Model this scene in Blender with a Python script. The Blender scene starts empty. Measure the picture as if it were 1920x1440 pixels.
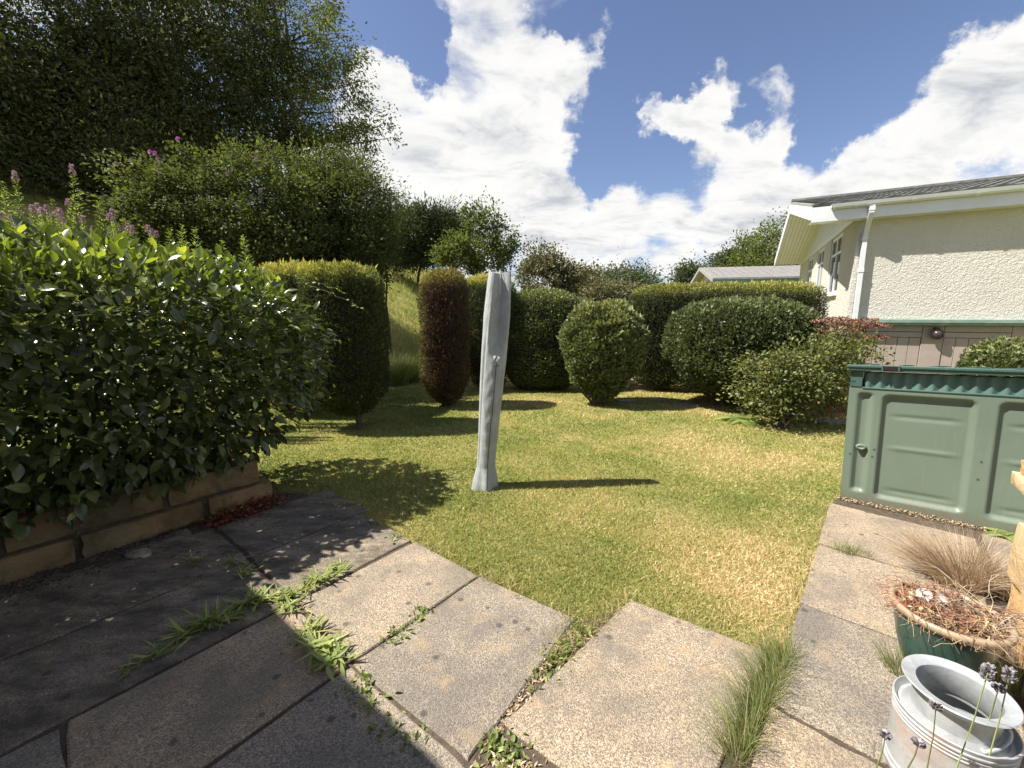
import bpy, math, random
import numpy as np
from mathutils import Vector
rng = np.random.default_rng(7)
random.seed(7)
sc = bpy.context.scene
COL = sc.collection
PI = math.pi
# ------------------------------------------------------------------ camera
F_PX = 780.0; PITCH = math.atan(123/780); EYE = 1.5
cd = bpy.data.cameras.new('camera'); cam = bpy.data.objects.new('camera', cd); COL.objects.link(cam)
cd.sensor_width = 36.0; cd.lens = 36*F_PX/1920; cd.clip_start = .05; cd.clip_end = 3000
cam.location = (0, 0, EYE); cam.rotation_euler = (PI/2-PITCH, 0, 0)
sc.camera = cam
# ------------------------------------------------------------------ exposure
sc.view_settings.view_transform = 'Standard'; sc.view_settings.look = 'None'
sc.view_settings.gamma = 1; sc.view_settings.use_curve_mapping = False
sc.view_settings.exposure = 1.1
# ------------------------------------------------------------------ sun
SUN_EL = math.radians(54); SHADOW_DIR = Vector((1, .07, 0)).normalized()
to_sun = Vector((-SHADOW_DIR.x*math.cos(SUN_EL), -SHADOW_DIR.y*math.cos(SUN_EL), math.sin(SUN_EL)))
sd = bpy.data.lights.new('sun', 'SUN'); sd.energy = 5.0; sd.angle = math.radians(.5); sd.color = (1, .945, .85)
sun = bpy.data.objects.new('sun', sd); COL.objects.link(sun)
sun.rotation_euler = to_sun.to_track_quat('Z', 'Y').to_euler()
# ------------------------------------------------------------------ helpers: pixel of the photograph -> point in the place
def ray(px, py):
    u = (px-960)/F_PX; v = (py-720)/F_PX
    return np.array((u, math.cos(PITCH)-v*math.sin(PITCH), -math.sin(PITCH)-v*math.cos(PITCH)))
def G(px, py, z=0.0):
    d = ray(px, py); t = (z-EYE)/d[2]; return np.array((d[0]*t, d[1]*t, z))
def at(px, py, Y):
    d = ray(px, py); t = Y/d[1]; return np.array((d[0]*t, Y, EYE+d[2]*t))
# ------------------------------------------------------------------ node helpers
class NT:
    def __init__(s, nt): s.nt = nt; nt.nodes.clear()
    def n(s, t, ins=None, **kw):
        o = s.nt.nodes.new(t)
        for k, v in kw.items(): setattr(o, k, v)
        for k, v in (ins or {}).items():
            i = o.inputs[k]
            if isinstance(v, bpy.types.NodeSocket): s.nt.links.new(v, i)
            else: i.default_value = v
        return o
    def l(s, a, b): s.nt.links.new(a, b)
    def math(s, op, a, b=0.0, c=None, clamp=False):
        d = {0: a, 1: b}
        if c is not None: d[2] = c
        o = s.n('ShaderNodeMath', d, operation=op, use_clamp=clamp); return o.outputs[0]
    def mix(s, f, a, b, bt='MIX'):
        o = s.n('ShaderNodeMix', data_type='RGBA', blend_type=bt)
        for k, v in ((0, f), (6, a), (7, b)):
            if isinstance(v, bpy.types.NodeSocket): s.nt.links.new(v, o.inputs[k])
            else: o.inputs[k].default_value = v
        return o.outputs[2]
    def ramp(s, f, stops):
        o = s.n('ShaderNodeValToRGB'); s.l(f, o.inputs[0]); e = o.color_ramp.elements
        while len(e) < len(stops): e.new(.5)
        for i, (p, c) in enumerate(stops):
            e[i].position = p; e[i].color = (*c, 1) if len(c) == 3 else c
        return o.outputs[0]
    def noise(s, vec, scale, detail=4, rough=.55, dist=0.0):
        d = {'Scale': scale, 'Detail': detail, 'Roughness': rough, 'Distortion': dist}
        if vec is not None: d['Vector'] = vec
        return s.n('ShaderNodeTexNoise', d).outputs[0]
def rgb(r, g, b): return (r, g, b, 1)
def new_mat(name):
    m = bpy.data.materials.new(name); m.use_nodes = True; return m, NT(m.node_tree)
MATS = {}
def plain(name, col, rough=.6, var=.15, scale=12, bump=0, bscale=60, metal=0, spec=.5, dirt=None, dirt_amt=.5, dirt_scale=3):
    m, t = new_mat(name)
    co = t.n('ShaderNodeTexCoord').outputs['Object']
    n1 = t.noise(co, scale, 6)
    f = t.n('ShaderNodeMapRange', {0: n1, 1: .3, 2: .7, 3: 1-var, 4: 1+var}).outputs[0]
    hs = t.n('ShaderNodeHueSaturation', {'Value': f, 'Color': rgb(*col)}).outputs[0]
    if dirt:
        n2 = t.noise(co, dirt_scale, 8, .65)
        fm = t.n('ShaderNodeMapRange', {0: n2, 1: .48, 2: .68, 3: 0, 4: dirt_amt}).outputs[0]
        hs = t.mix(fm, hs, rgb(*dirt))
    b = t.n('ShaderNodeBsdfPrincipled', {'Base Color': hs, 'Roughness': rough, 'Metallic': metal, 'Specular IOR Level': spec})
    if bump:
        bn = t.n('ShaderNodeBump', {'Height': t.noise(co, bscale, 5), 'Strength': bump, 'Distance': .01})
        t.l(bn.outputs[0], b.inputs['Normal'])
    t.l(b.outputs[0], t.n('ShaderNodeOutputMaterial').inputs[0])
    return m
def foliage(name, stops, rough=.5, trans=.3, spec=.35, tcol=(1.35, 1.4, .6), hue=.485, sat=.84):
    """leaf colour from the per-leaf attribute rnd"""
    m, t = new_mat(name)
    a = t.n('ShaderNodeAttribute', attribute_name='rnd').outputs['Fac']
    c = t.ramp(a, stops)
    c = t.n('ShaderNodeHueSaturation', {'Hue': hue, 'Saturation': sat, 'Color': c}).outputs[0]
    geo = t.n('ShaderNodeNewGeometry')
    back = t.mix(geo.outputs['Backfacing'], c, t.mix(.25, c, rgb(.12, .15, .07)))
    p = t.n('ShaderNodeBsdfPrincipled', {'Base Color': back, 'Roughness': rough, 'Specular IOR Level': spec})
    tc = t.mix(1.0, c, rgb(*tcol), 'MULTIPLY')
    tr = t.n('ShaderNodeBsdfTranslucent', {'Color': tc})
    mx = t.n('ShaderNodeMixShader', {0: trans, 1: p.outputs[0], 2: tr.outputs[0]})
    t.l(mx.outputs[0], t.n('ShaderNodeOutputMaterial').inputs[0])
    return m
# ------------------------------------------------------------------ world: NISHITA sky with broken cumulus
w = bpy.data.worlds.new('World'); sc.world = w; w.use_nodes = True
t = NT(w.node_tree)
sky = t.n('ShaderNodeTexSky', sky_type='NISHITA', sun_disc=False, sun_elevation=SUN_EL,
          sun_rotation=math.atan2(to_sun.x, to_sun.y), altitude=100, air_density=1.0, dust_density=.6, ozone_density=3.0)
dirv = t.n('ShaderNodeVectorMath', {0: t.n('ShaderNodeTexCoord').outputs['Generated']}, operation='NORMALIZE').outputs[0]
sep = t.n('ShaderNodeSeparateXYZ', {0: dirv})
den = t.math('ADD', t.math('MAXIMUM', sep.outputs[2], 0.0), .30)
pl = t.n('ShaderNodeCombineXYZ', {0: t.math('DIVIDE', sep.outputs[0], den), 1: t.math('DIVIDE', sep.outputs[1], den), 2: 0.0}).outputs[0]
# streaks drift towards the upper right
rot = t.n('ShaderNodeMapping', {'Vector': pl, 'Rotation': (0, 0, math.radians(-40)), 'Scale': (.8, 1.25, 1), 'Location': (3.1, 1.7, 0)}).outputs[0]
na = t.noise(rot, 2.3, 14, .60, .35)
nb = t.noise(rot, 9.0, 10, .65, .3)
nc = t.noise(rot, .9, 3, .5, 0)
# (px, py, radius px, weight): where cumulus masses and blue gaps stand in this sky
BL = [(950,70,85,.26),(1040,110,75,.24),(1130,150,85,.34),(1160,130,50,.2),(720,260,90,.3),(740,180,60,.26),(930,160,110,.22),(1010,200,90,.16),(890,60,70,.22),(800,250,140,.22),(860,310,150,.24),(740,320,100,.2),(950,310,110,.16),(720,200,60,.18),(1040,300,60,.16),
      (880,390,120,.16),(1010,400,90,.16),(1100,405,80,.16),(1200,405,80,.18),(1330,400,90,.2),(1440,390,90,.22),(1080,460,90,.12),(1250,440,90,.12),
      (1235,250,50,.44),(1280,220,65,.46),(1335,180,62,.46),(1395,140,55,.40),(1222,200,34,.22),(1342,320,45,.26),(1400,275,60,.28),(1465,225,50,.30),(1510,250,45,.24),(1440,320,55,.22),
      (1590,265,45,.24),(1680,220,65,.28),(1780,175,75,.30),(1880,120,80,.30),(1960,90,90,.26),(1560,355,70,.26),(1680,330,95,.30),(1800,275,95,.28),(1920,240,100,.28),
      (655,10,70,.26),(1233,38,42,.36),(1468,140,34,.34),(1670,150,34,.22),(1275,512,60,.26),(1545,90,24,.14),
      (765,80,70,-.42),(700,90,40,-.25),(820,40,45,-.3),(1190,20,90,-.40),(1100,20,40,-.3),(1200,110,40,-.3),(1230,120,90,-.32),(1150,250,60,-.30),(1185,310,75,-.40),(1270,345,70,-.36),(1120,330,40,-.2),
      (1560,60,170,-.50),(1330,70,110,-.34),(1440,60,90,-.2),(1560,175,70,-.34),(1750,60,110,-.40),(1620,290,30,-.1),(1390,215,26,-.2),(1360,250,30,-.16),(1230,490,60,-.24),(1380,465,50,-.24),(1250,180,28,-.2),(1720,275,30,-.16),(1560,300,34,-.18)]
acc = None
w1 = t.n('ShaderNodeTexNoise', {'Vector': dirv, 'Scale': 5.0, 'Detail': 9, 'Roughness': .62}).outputs['Color']
w1 = t.n('ShaderNodeVectorMath', {0: t.n('ShaderNodeVectorMath', {0: w1, 1: (.5, .5, .5)}, operation='SUBTRACT').outputs[0], 1: (.30, .30, .30)}, operation='MULTIPLY').outputs[0]
dirw = t.n('ShaderNodeVectorMath', {0: t.n('ShaderNodeVectorMath', {0: dirv, 1: w1}, operation='ADD').outputs[0]}, operation='NORMALIZE').outputs[0]
for px, py, r, wt in BL:
    d = Vector(ray(px, py)).normalized(); e = Vector(ray(px+r*.7, py+r*.7)).normalized()
    dp = t.n('ShaderNodeVectorMath', {0: dirw, 1: tuple(d)}, operation='DOT_PRODUCT').outputs['Value']
    mr = t.n('ShaderNodeMapRange', {0: dp, 1: 1-(1-d.dot(e))*2.0, 2: 1.0, 3: 0.0, 4: wt}, interpolation_type='SMOOTHSTEP').outputs[0]
    acc = mr if acc is None else t.math('ADD', acc, mr)
acc = t.math('MAXIMUM', t.math('MINIMUM', acc, .42), -.42)
fld = t.math('ADD', t.math('MULTIPLY', acc, .80), t.math('MULTIPLY', t.math('SUBTRACT', na, .5), 1.45))
fld = t.math('ADD', fld, t.math('MULTIPLY', t.math('SUBTRACT', nb, .5), .32))
fld = t.math('ADD', fld, t.math('MULTIPLY', t.math('SUBTRACT', nc, .5), .3))
hor = t.n('ShaderNodeMapRange', {0: sep.outputs[2], 1: 0.0, 2: .3, 3: .16, 4: 0.0}).outputs[0]
fld = t.math('ADD', fld, hor)
cov = t.n('ShaderNodeMapRange', {0: fld, 1: -.06, 2: .26, 3: 0, 4: 1}, interpolation_type='SMOOTHSTEP').outputs[0]
sh = t.math('ADD', t.math('MULTIPLY', fld, .55), t.math('MULTIPLY', t.math('SUBTRACT', t.noise(rot, 4.5, 12, .62, .5), .5), 1.9))
thick = t.n('ShaderNodeMapRange', {0: sh, 1: -.15, 2: .55, 3: 0, 4: 1}).outputs[0]
ccol = t.ramp(thick, [(0, (.60, .595, .58)), (.45, (.57, .565, .555)), (.70, (.48, .485, .49)), (1, (.33, .35, .375))])
skyc = t.mix(1.0, sky.outputs[0], rgb(.092, .083, .086), 'MULTIPLY')
final = t.mix(cov, skyc, ccol)
# below the horizon: plain hazy green-grey land light
bg = t.n('ShaderNodeBackground', {'Color': final, 'Strength': 0.80})
t.l(bg.outputs[0], t.n('ShaderNodeOutputWorld').inputs[0])
# ------------------------------------------------------------------ object helpers
ORG = {}
def tri_mesh(name, V, F, mats, rnd=None, smooth=False):
    me = bpy.data.meshes.new(name)
    V = np.ascontiguousarray(V, dtype=np.float32); F = np.ascontiguousarray(F, dtype=np.int32); k = F.shape[1]
    me.vertices.add(len(V)); me.vertices.foreach_set('co', V.ravel())
    me.loops.add(F.size); me.loops.foreach_set('vertex_index', F.ravel())
    me.polygons.add(len(F)); me.polygons.foreach_set('loop_start', np.arange(0, F.size, k, dtype=np.int32))
    if smooth: me.polygons.foreach_set('use_smooth', np.ones(len(F), dtype=bool))
    me.update(calc_edges=True)
    if rnd is not None:
        me.attributes.new('rnd', 'FLOAT', 'POINT').data.foreach_set('value', np.ascontiguousarray(rnd, dtype=np.float32))
    me.materials.append(mats)
    return me
def link(name, me, parent=None, org=(0, 0, 0)):
    o = bpy.data.objects.new(name, me); COL.objects.link(o)
    if parent is not None:
        o.parent = parent; ORG[o.name] = ORG[parent.name]
    else:
        o.location = org; ORG[o.name] = np.array(org, float)
    return o
def mk(name, V, F, mat, parent=None, org=None, rnd=None, smooth=False):
    """V in world coordinates; one mesh object (a part when parent is given)"""
    V = np.asarray(V, float)
    if parent is not None: o0 = ORG[parent.name]
    else: o0 = np.array(org if org is not None else (V[:, 0].mean(), V[:, 1].mean(), V[:, 2].min()), float)
    if isinstance(F, np.ndarray): me = tri_mesh(name, V-o0, F, mat, rnd, smooth)
    else:
        me = bpy.data.meshes.new(name); me.from_pydata([tuple(v) for v in (V-o0)], [], F); me.update(); me.materials.append(mat)
        if smooth: me.polygons.foreach_set('use_smooth', [True]*len(me.polygons))
        if rnd is not None: me.attributes.new('rnd', 'FLOAT', 'POINT').data.foreach_set('value', np.asarray(rnd, np.float32))
    return link(name, me, parent, o0)
def tag(o, label=None, cat=None, group=None, kind=None):
    for k, v in (('label', label), ('category', cat), ('group', group), ('kind', kind)):
        if v: o[k] = v
    return o
def thing(name, label, cat, loc, group=None):
    o = bpy.data.objects.new(name, None); COL.objects.link(o); o.location = loc; o.empty_display_size = .1
    ORG[o.name] = np.array(loc, float); return tag(o, label, cat, group)
class MB:
    """collects polygons in world coordinates"""
    def __init__(s): s.V = []; s.F = []
    def add(s, V, F):
        b = len(s.V); s.V += [tuple(map(float, v)) for v in V]; s.F += [tuple(b+i for i in f) for f in F]; return s
    def box(s, o, ax, ay, az, bev=0):
        """box from corner o with edge vectors"""
        o, ax, ay, az = [np.asarray(q, float) for q in (o, ax, ay, az)]
        if bev:
            la, lb, lc = [np.linalg.norm(q) for q in (ax, ay, az)]; ua, ub, uc = ax/la, ay/lb, az/lc; V = []; b = bev
            P = {}
            for i in (0, 1):
                for j in (0, 1):
                    for k in (0, 1):
                        c = o+ax*i+ay*j+az*k; si, sj, sk = 1-2*i, 1-2*j, 1-2*k
                        P[i, j, k] = (len(V), len(V)+1, len(V)+2)
                        V += [c+(ub*sj+uc*sk)*b, c+(ua*si+uc*sk)*b, c+(ua*si+ub*sj)*b]
            F = []
            for q, (d0, d1) in enumerate(((1, 2), (0, 2), (0, 1))):
                for e in (0, 1):
                    f = []
                    for a, b_ in ((0, 0), (1, 0), (1, 1), (0, 1)):
                        key = [0, 0, 0]; key[q] = e; key[d0] = a; key[d1] = b_; f.append(P[tuple(key)][q])
                    F.append(f)
            for q, (d0, d1) in enumerate(((1, 2), (0, 2), (0, 1))):   # edges along axis q
                for a in (0, 1):
                    for b_ in (0, 1):
                        k0 = [0, 0, 0]; k0[q] = 0; k0[d0] = a; k0[d1] = b_; k1 = list(k0); k1[q] = 1
                        A, B = P[tuple(k0)], P[tuple(k1)]; F.append([A[d0], B[d0], B[d1], A[d1]])
            for v in P.values(): F.append(list(v))
            return s.add(V, F)
        V = [o, o+ax, o+ax+ay, o+ay, o+az, o+ax+az, o+ax+ay+az, o+ay+az]
        return s.add(V, [(0, 3, 2, 1), (4, 5, 6, 7), (0, 1, 5, 4), (1, 2, 6, 5), (2, 3, 7, 6), (3, 0, 4, 7)])
    def tube(s, pts, rad, n=6, cap=True):
        pts = [np.asarray(p, float) for p in pts]; rad = rad if hasattr(rad, '__len__') else [rad]*len(pts); V = []; F = []
        up = np.array((.13, .21, .97))
        for i, p in enumerate(pts):
            d = pts[min(i+1, len(pts)-1)]-pts[max(i-1, 0)]; d = d/(np.linalg.norm(d)+1e-9)
            a = np.cross(d, up if abs(d @ up) < .95 else np.array((1., 0, 0))); a /= np.linalg.norm(a); b = np.cross(d, a)
            for j in range(n):
                q = 2*PI*j/n; V.append(p+rad[i]*(a*math.cos(q)+b*math.sin(q)))
        for i in range(len(pts)-1):
            for j in range(n):
                F.append((i*n+j, i*n+(j+1) % n, (i+1)*n+(j+1) % n, (i+1)*n+j))
        if cap: F += [tuple(range(n-1, -1, -1)), tuple((len(pts)-1)*n+j for j in range(n))]
        return s.add(V, F)
    def lathe(s, c, prof, n=48, sx=1, sy=1):
        V = [(c[0]+r*sx*math.cos(2*PI*j/n), c[1]+r*sy*math.sin(2*PI*j/n), c[2]+z) for r, z in prof for j in range(n)]
        F = [(i*n+j, i*n+(j+1) % n, (i+1)*n+(j+1) % n, (i+1)*n+j) for i in range(len(prof)-1) for j in range(n)]
        return s.add(V, F)
    def build(s, name, mat, parent=None, org=None, smooth=False):
        return mk(name, s.V, s.F, mat, parent, org, smooth=smooth)
def autosmooth(o, ang=35):
    me = o.data; me.polygons.foreach_set('use_smooth', [True]*len(me.polygons))
    import bmesh
    bm = bmesh.new(); bm.from_mesh(me)
    for e in bm.edges:
        e.smooth = not (len(e.link_faces) != 2 or e.calc_face_angle(0) > math.radians(ang))
    bm.to_mesh(me); bm.free(); return o
# ------------------------------------------------------------------ leaf templates and scattering
def T_diamond(w=.5, fold=.12):
    return np.array([(0, 0, 0), (-w/2, .45, fold), (0, 1, 0), (w/2, .45, fold)]), np.array([(0, 2, 1), (0, 3, 2)])
def T_blade(w=.12):
    return np.array([(-w/2, 0, 0), (w/2, 0, 0), (0, 1, 0)]), np.array([(0, 1, 2)])
def T_ovate(w=.52, fold=.10, curl=-.16):
    ys = [0, .18, .42, .68, .87, 1.0]; ws = [0, .33, .5, .43, .19, 0]
    z = lambda y: curl*y*y
    V = [(0, y, z(y)) for y in ys]; n = len(ys)
    L = [(-ws[i]*w*1.0, ys[i], z(ys[i])+fold*ws[i]*2*.5) for i in range(1, n-1)]; R = [(-a, b, c) for a, b, c in L]
    V += L+R; l = lambda i: n+i-1; r = lambda i: n+(n-2)+i-1; F = [(0, 1, l(1)), (0, r(1), 1)]
    for i in range(1, n-2): F += [(i, i+1, l(i+1)), (i, l(i+1), l(i)), (i, r(i), r(i+1)), (i, r(i+1), i+1)]
    F += [(n-2, n-1, l(n-2)), (n-2, r(n-2), n-1)]
    return np.array(V, float), np.array(F)
def unit(a): return a/(np.linalg.norm(a, axis=1, keepdims=True)+1e-9)
def scatter(P, D, N, size, tmpl):
    tv, tf = tmpl; n = len(P); k = len(tv)
    y = unit(D); x = unit(np.cross(y, N)); z = np.cross(x, y); size = np.broadcast_to(np.asarray(size, float), (n,))[:, None, None]
    V = P[:, None, :]+size*(tv[None, :, 0:1]*x[:, None, :]+tv[None, :, 1:2]*y[:, None, :]+tv[None, :, 2:3]*z[:, None, :])
    F = tf[None]+(np.arange(n)*k)[:, None, None]
    return V.reshape(-1, 3), F.reshape(-1, 3)
def fsum(P, seed, freq, n=5):
    """smooth pseudo-noise in [-1,1]"""
    r = np.random.default_rng(seed); s = np.zeros(len(P))
    for i in range(n):
        d = r.normal(size=3); d /= np.linalg.norm(d); s += np.sin(P @ d*freq*(1+.45*i)+r.uniform(0, 6.28))/(1+.25*i)
    return s/n*1.6
def leaf_obj(name, P, D, N, size, tmpl, rnd, mat, parent=None, org=None, kind='stuff'):
    V, F = scatter(P, D, N, size, tmpl); k = len(tmpl[0])
    o = mk(name, V, F, mat, parent, org, rnd=np.repeat(np.clip(rnd, 0, 1), k))
    if kind: o['kind'] = kind
    return o
# terrain -----------------------------------------------------------
FL0 = np.array((-4.98, 0.)); FLD = np.array((.233, .972)); CAP = 5.6
def hz(x, y):
    x = np.asarray(x, float); y = np.asarray(y, float)
    s = (x-FL0[0])*-FLD[1]+(y-FL0[1])*FLD[0]
    s0 = np.maximum(s, 0); z = .62*(np.sqrt(s0*s0+.5)-math.sqrt(.5))
    z = np.where(z < CAP-1, z, CAP-1+1.6*np.tanh((z-CAP+1)/1.6))
    z = z*(1+.03*np.sin(x*.9+y*.5)*(s0 > 0)) + .12*np.sin(x*1.3+.7*y)*np.minimum(s0, 1)*.5
    far = np.maximum(np.hypot(x, y)-60, 0)
    return z+0*far
# ------------------------------------------------------------------ shared materials
M = {}
M['white_upvc'] = plain('white_upvc', (.66, .68, .715), .35, .04, 3, dirt=(.55, .56, .52), dirt_amt=.35, dirt_scale=2)
M['soil'] = plain('soil', (.075, .055, .038), .95, .4, 30, bump=.8, bscale=80)
M['bark'] = plain('bark', (.075, .06, .045), .9, .35, 20, bump=.6, bscale=40)
M['stem'] = plain('stem', (.10, .12, .045), .7, .3, 20)
M['twig'] = plain('twig', (.09, .065, .045), .85, .3, 20)

# ================================================================== GROUND
def sp(lo, hi, n, k):
    u = np.linspace(-1, 1, n); return None
gx = np.concatenate([-np.geomspace(400, 14, 26), np.linspace(-13.5, 12, 110), np.geomspace(12.6, 400, 24)])
gy = np.concatenate([-np.geomspace(200, 4, 12), np.linspace(-3.5, 30, 120), np.geomspace(31, 900, 34)])
XX, YY = np.meshgrid(gx, gy); ZZ = hz(XX, YY)
ZZ = ZZ - np.clip((XX-14)*.02, 0, 3)*(YY > 14)*0
V = np.stack([XX.ravel(), YY.ravel(), ZZ.ravel()], 1); nx = len(gx); ny = len(gy)
i, j = np.meshgrid(np.arange(nx-1), np.arange(ny-1)); a = (j*nx+i).ravel()
F = np.stack([a, a+1, a+nx+1, a+nx], 1)
m, t = new_mat('grass_turf')
co = t.n('ShaderNodeTexCoord').outputs['Object']
n1 = t.noise(co, 1.1, 5, .6, .5); n2 = t.noise(co, 160, 3, .7); n3 = t.noise(co, 14, 4, .6)
c1 = t.ramp(n1, [(.30, (.14, .175, .035)), (.46, (.26, .26, .06)), (.60, (.40, .34, .13)), (.75, (.50, .39, .19))])
c2 = t.mix(t.n('ShaderNodeMapRange', {0: n2, 1: .3, 2: .7, 3: 0, 4: .65}).outputs[0], c1, t.mix(.5, c1, rgb(.07, .09, .02)))
c3 = t.mix(t.n('ShaderNodeMapRange', {0: n3, 1: .4, 2: .7, 3: 0, 4: .35}).outputs[0], c2, rgb(.27, .28, .075))
b = t.n('ShaderNodeBsdfPrincipled', {'Base Color': c3, 'Roughness': .9, 'Specular IOR Level': .15})
bn = t.n('ShaderNodeBump', {'Height': n2, 'Strength': .9, 'Distance': .02}); t.l(bn.outputs[0], b.inputs['Normal'])
t.l(b.outputs[0], t.n('ShaderNodeOutputMaterial').inputs[0]); M['turf'] = m
g = mk('grass_ground', V, F, M['turf'], org=(0, 0, 0), smooth=True); tag(g, kind='structure')

# ================================================================== PAVING
DA = np.array((.79, -.61, 0)); DA /= np.linalg.norm(DA); DB = np.array((.61, .79, 0)); DB /= np.linalg.norm(DB); UZ = np.array((0, 0, 1.))
m, t = new_mat('exposed_aggregate_concrete')
oi = t.n('ShaderNodeObjectInfo').outputs['Random']
co = t.n('ShaderNodeTexCoord').outputs['Object']
cc = t.n('ShaderNodeVectorMath', {0: co, 1: t.n('ShaderNodeCombineXYZ', {0: t.math('MULTIPLY', oi, 31.0), 1: t.math('MULTIPLY', oi, 17.0), 2: 0.0}).outputs[0]}, operation='ADD').outputs[0]
vor = t.n('ShaderNodeTexVoronoi', {'Vector': cc, 'Scale': 250.0}); spk = t.n('ShaderNodeSeparateColor', {0: vor.outputs['Color']}).outputs[0]
base = t.ramp(spk, [(0, (.12, .107, .095)), (.28, (.205, .18, .152)), (.55, (.345, .295, .228)), (.85, (.44, .38, .295)), (1, (.51, .455, .385))])
fine = t.noise(cc, 90, 5, .7)
base = t.mix(t.n('ShaderNodeMapRange', {0: fine, 1: .42, 2: .62, 3: 0, 4: .55}).outputs[0], base, rgb(.17, .155, .14))
blot = t.noise(cc, 3.0, 6, .6, .3)
base = t.mix(t.n('ShaderNodeMapRange', {0: blot, 1: .42, 2: .62, 3: 0, 4: .60}).outputs[0], base, rgb(.13, .122, .118))
blot3 = t.noise(cc, 7.0, 6, .65, .2)
base = t.mix(t.n('ShaderNodeMapRange', {0: blot3, 1: .55, 2: .72, 3: 0, 4: .55}).outputs[0], base, rgb(.42, .32, .20))
lich = t.n('ShaderNodeTexVoronoi', {'Vector': cc, 'Scale': 8.5, 'Randomness': 1.0}).outputs['Distance']
lich2 = t.math('ADD', lich, t.math('MULTIPLY', t.math('SUBTRACT', fine, .5), .25))
base = t.mix(t.n('ShaderNodeMapRange', {0: lich2, 1: .10, 2: .155, 3: .7, 4: 0}).outputs[0], base, rgb(.06, .06, .06))
tint = t.ramp(oi, [(0, (.84, .82, .80)), (.5, (1.02, .975, .91)), (1, (1.20, 1.08, .92))])
base = t.mix(1.0, base, tint, 'MULTIPLY')
b = t.n('ShaderNodeBsdfPrincipled', {'Base Color': base, 'Roughness': .92, 'Specular IOR Level': .25})
hh = t.math('ADD', t.math('MULTIPLY', vor.outputs['Distance'], -1.0), t.math('MULTIPLY', fine, 1.2))
bn = t.n('ShaderNodeBump', {'Height': hh, 'Strength': .55, 'Distance': .006}); t.l(bn.outputs[0], b.inputs['Normal'])
t.l(b.outputs[0], t.n('ShaderNodeOutputMaterial').inputs[0]); M['slab'] = m
pav = thing('patio_paving', None, None, (0, 0, 0)); tag(pav, kind='structure')
def slab(c4, top=.022, name='slab', parent=pav, shrink=.003, mat=None, sides=6, th=.045):
    """an irregular slab: four ground corners, chipped wavy edges, rounded arris"""
    c4 = [np.array((*p[:2], 0.)) for p in c4]; cen = sum(c4)/4
    ring = []
    for q in range(4):
        p0, p1 = c4[q], c4[(q+1) % 4]; L = np.linalg.norm(p1-p0); n = max(2, int(L/.07)); nrm = np.cross(p1-p0, UZ); nrm /= np.linalg.norm(nrm)
        if nrm @ (cen-p0) < 0: nrm = -nrm
        for s_ in range(n):
            f = s_/n; jit = abs(random.gauss(0, .0016)) + (.010 if random.random() < .04 else 0)
            if s_ == 0: jit = .006+random.random()*.006
            ring.append(p0+(p1-p0)*f+nrm*(shrink+jit))
    n = len(ring); V = []
    tx, ty = random.gauss(0, .004), random.gauss(0, .004)
    def zt(p): return top+(p[0]-cen[0])*tx+(p[1]-cen[1])*ty
    for p in ring: V.append((p[0], p[1], top-th))
    for p in ring: V.append((p[0], p[1], zt(p)-.006))
    for p in ring:
        q = p+(cen-p)/np.linalg.norm(cen-p)*.007; V.append((q[0], q[1], zt(q)))
    F = []
    for q in range(n):
        r = (q+1) % n; F += [(q, r, n+r, n+q), (n+q, n+r, 2*n+r, 2*n+q)]
    F.append(tuple(2*n+q for q in range(n)))
    V = np.array(V); me_o = mk(name, V, F, mat or M['slab'], parent)
    # orientation fix
    return me_o
g2 = lambda *p: G(*p)
J = dict(a0=(-.65,2.60), a1=(-.19,2.22), a2=(.32,1.87), b0=(-1.14,2.00), b1=(-.70,1.60), b2=(-.12,1.22), z0=(-1.22,3.02), z1=(-1.70,2.52))
P_ = {k: np.array((*v, 0)) for k, v in J.items()}
slabs = []
slabs.append([P_['b0'], P_['b1'], P_['a1'], P_['a0']])
slabs.append([P_['b1']+np.array((.0, -.01, 0)), np.array((-.14, 1.19, 0)), P_['a2'], P_['a1']])
# third slab, turned a little and standing forward
slabs.append([(-.04, 1.32, 0), (.47, .93, 0), (1.16, 1.66, 0), (.63, 2.02, 0)])
B1 = P_['b0']
def cell(x0, x1, y0, y1, dx=0): return [B1+DA*x0+DB*y0, B1+DA*x1+DB*y0, B1+DA*x1+DB*y1, B1+DA*x0+DB*(y1+dx)]
slabs.append(cell(-.63, -.008, .006, .77, .02)); slabs.append(cell(-1.27, -.64, .02, .86))
slabs.append(cell(-1.27, -.64, -1.36, .008)); slabs.append(cell(-.632, -.01, -1.36, -.006)); slabs.append(cell(-1.90, -1.28, -1.36, -.1))
slabs.append([P_['b0']-DB*.85, P_['b1']-DB*.85, P_['b1']-DB*.012, P_['b0']-DB*.012])
slabs.append([P_['b1']-DB*.84+DA*.012, P_['b1']-DB*.84+DA*.66, np.array((-.14, 1.19, 0))-DB*.012, P_['b1']-DB*.012+DA*.012])
for q in range(-3, 3):
    if q >= 0: slabs.append(cell(q*.615, q*.615+.60, -1.71, -.865))
    else: slabs.append(cell(q*.635, q*.635+.625, -1.71, -1.375))
    slabs.append(cell(q*.615+.1, q*.615+.70, -2.57, -1.725))
slabs.append(cell(-1.9, -1.28, -1.0, -.85)) if False else None
slabs = [q for q in slabs if q is not None]
M['slab_grimy_shaded'] = M['slab'].copy(); M['slab_grimy_shaded'].name = 'grimy_shade_darkened_concrete'  # left slabs: streaky stains, plus the patio shade painted into the colour
nt_ = M['slab_grimy_shaded'].node_tree; bs_ = [n for n in nt_.nodes if n.type == 'BSDF_PRINCIPLED'][0]; src = bs_.inputs['Base Color'].links[0].from_socket
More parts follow.
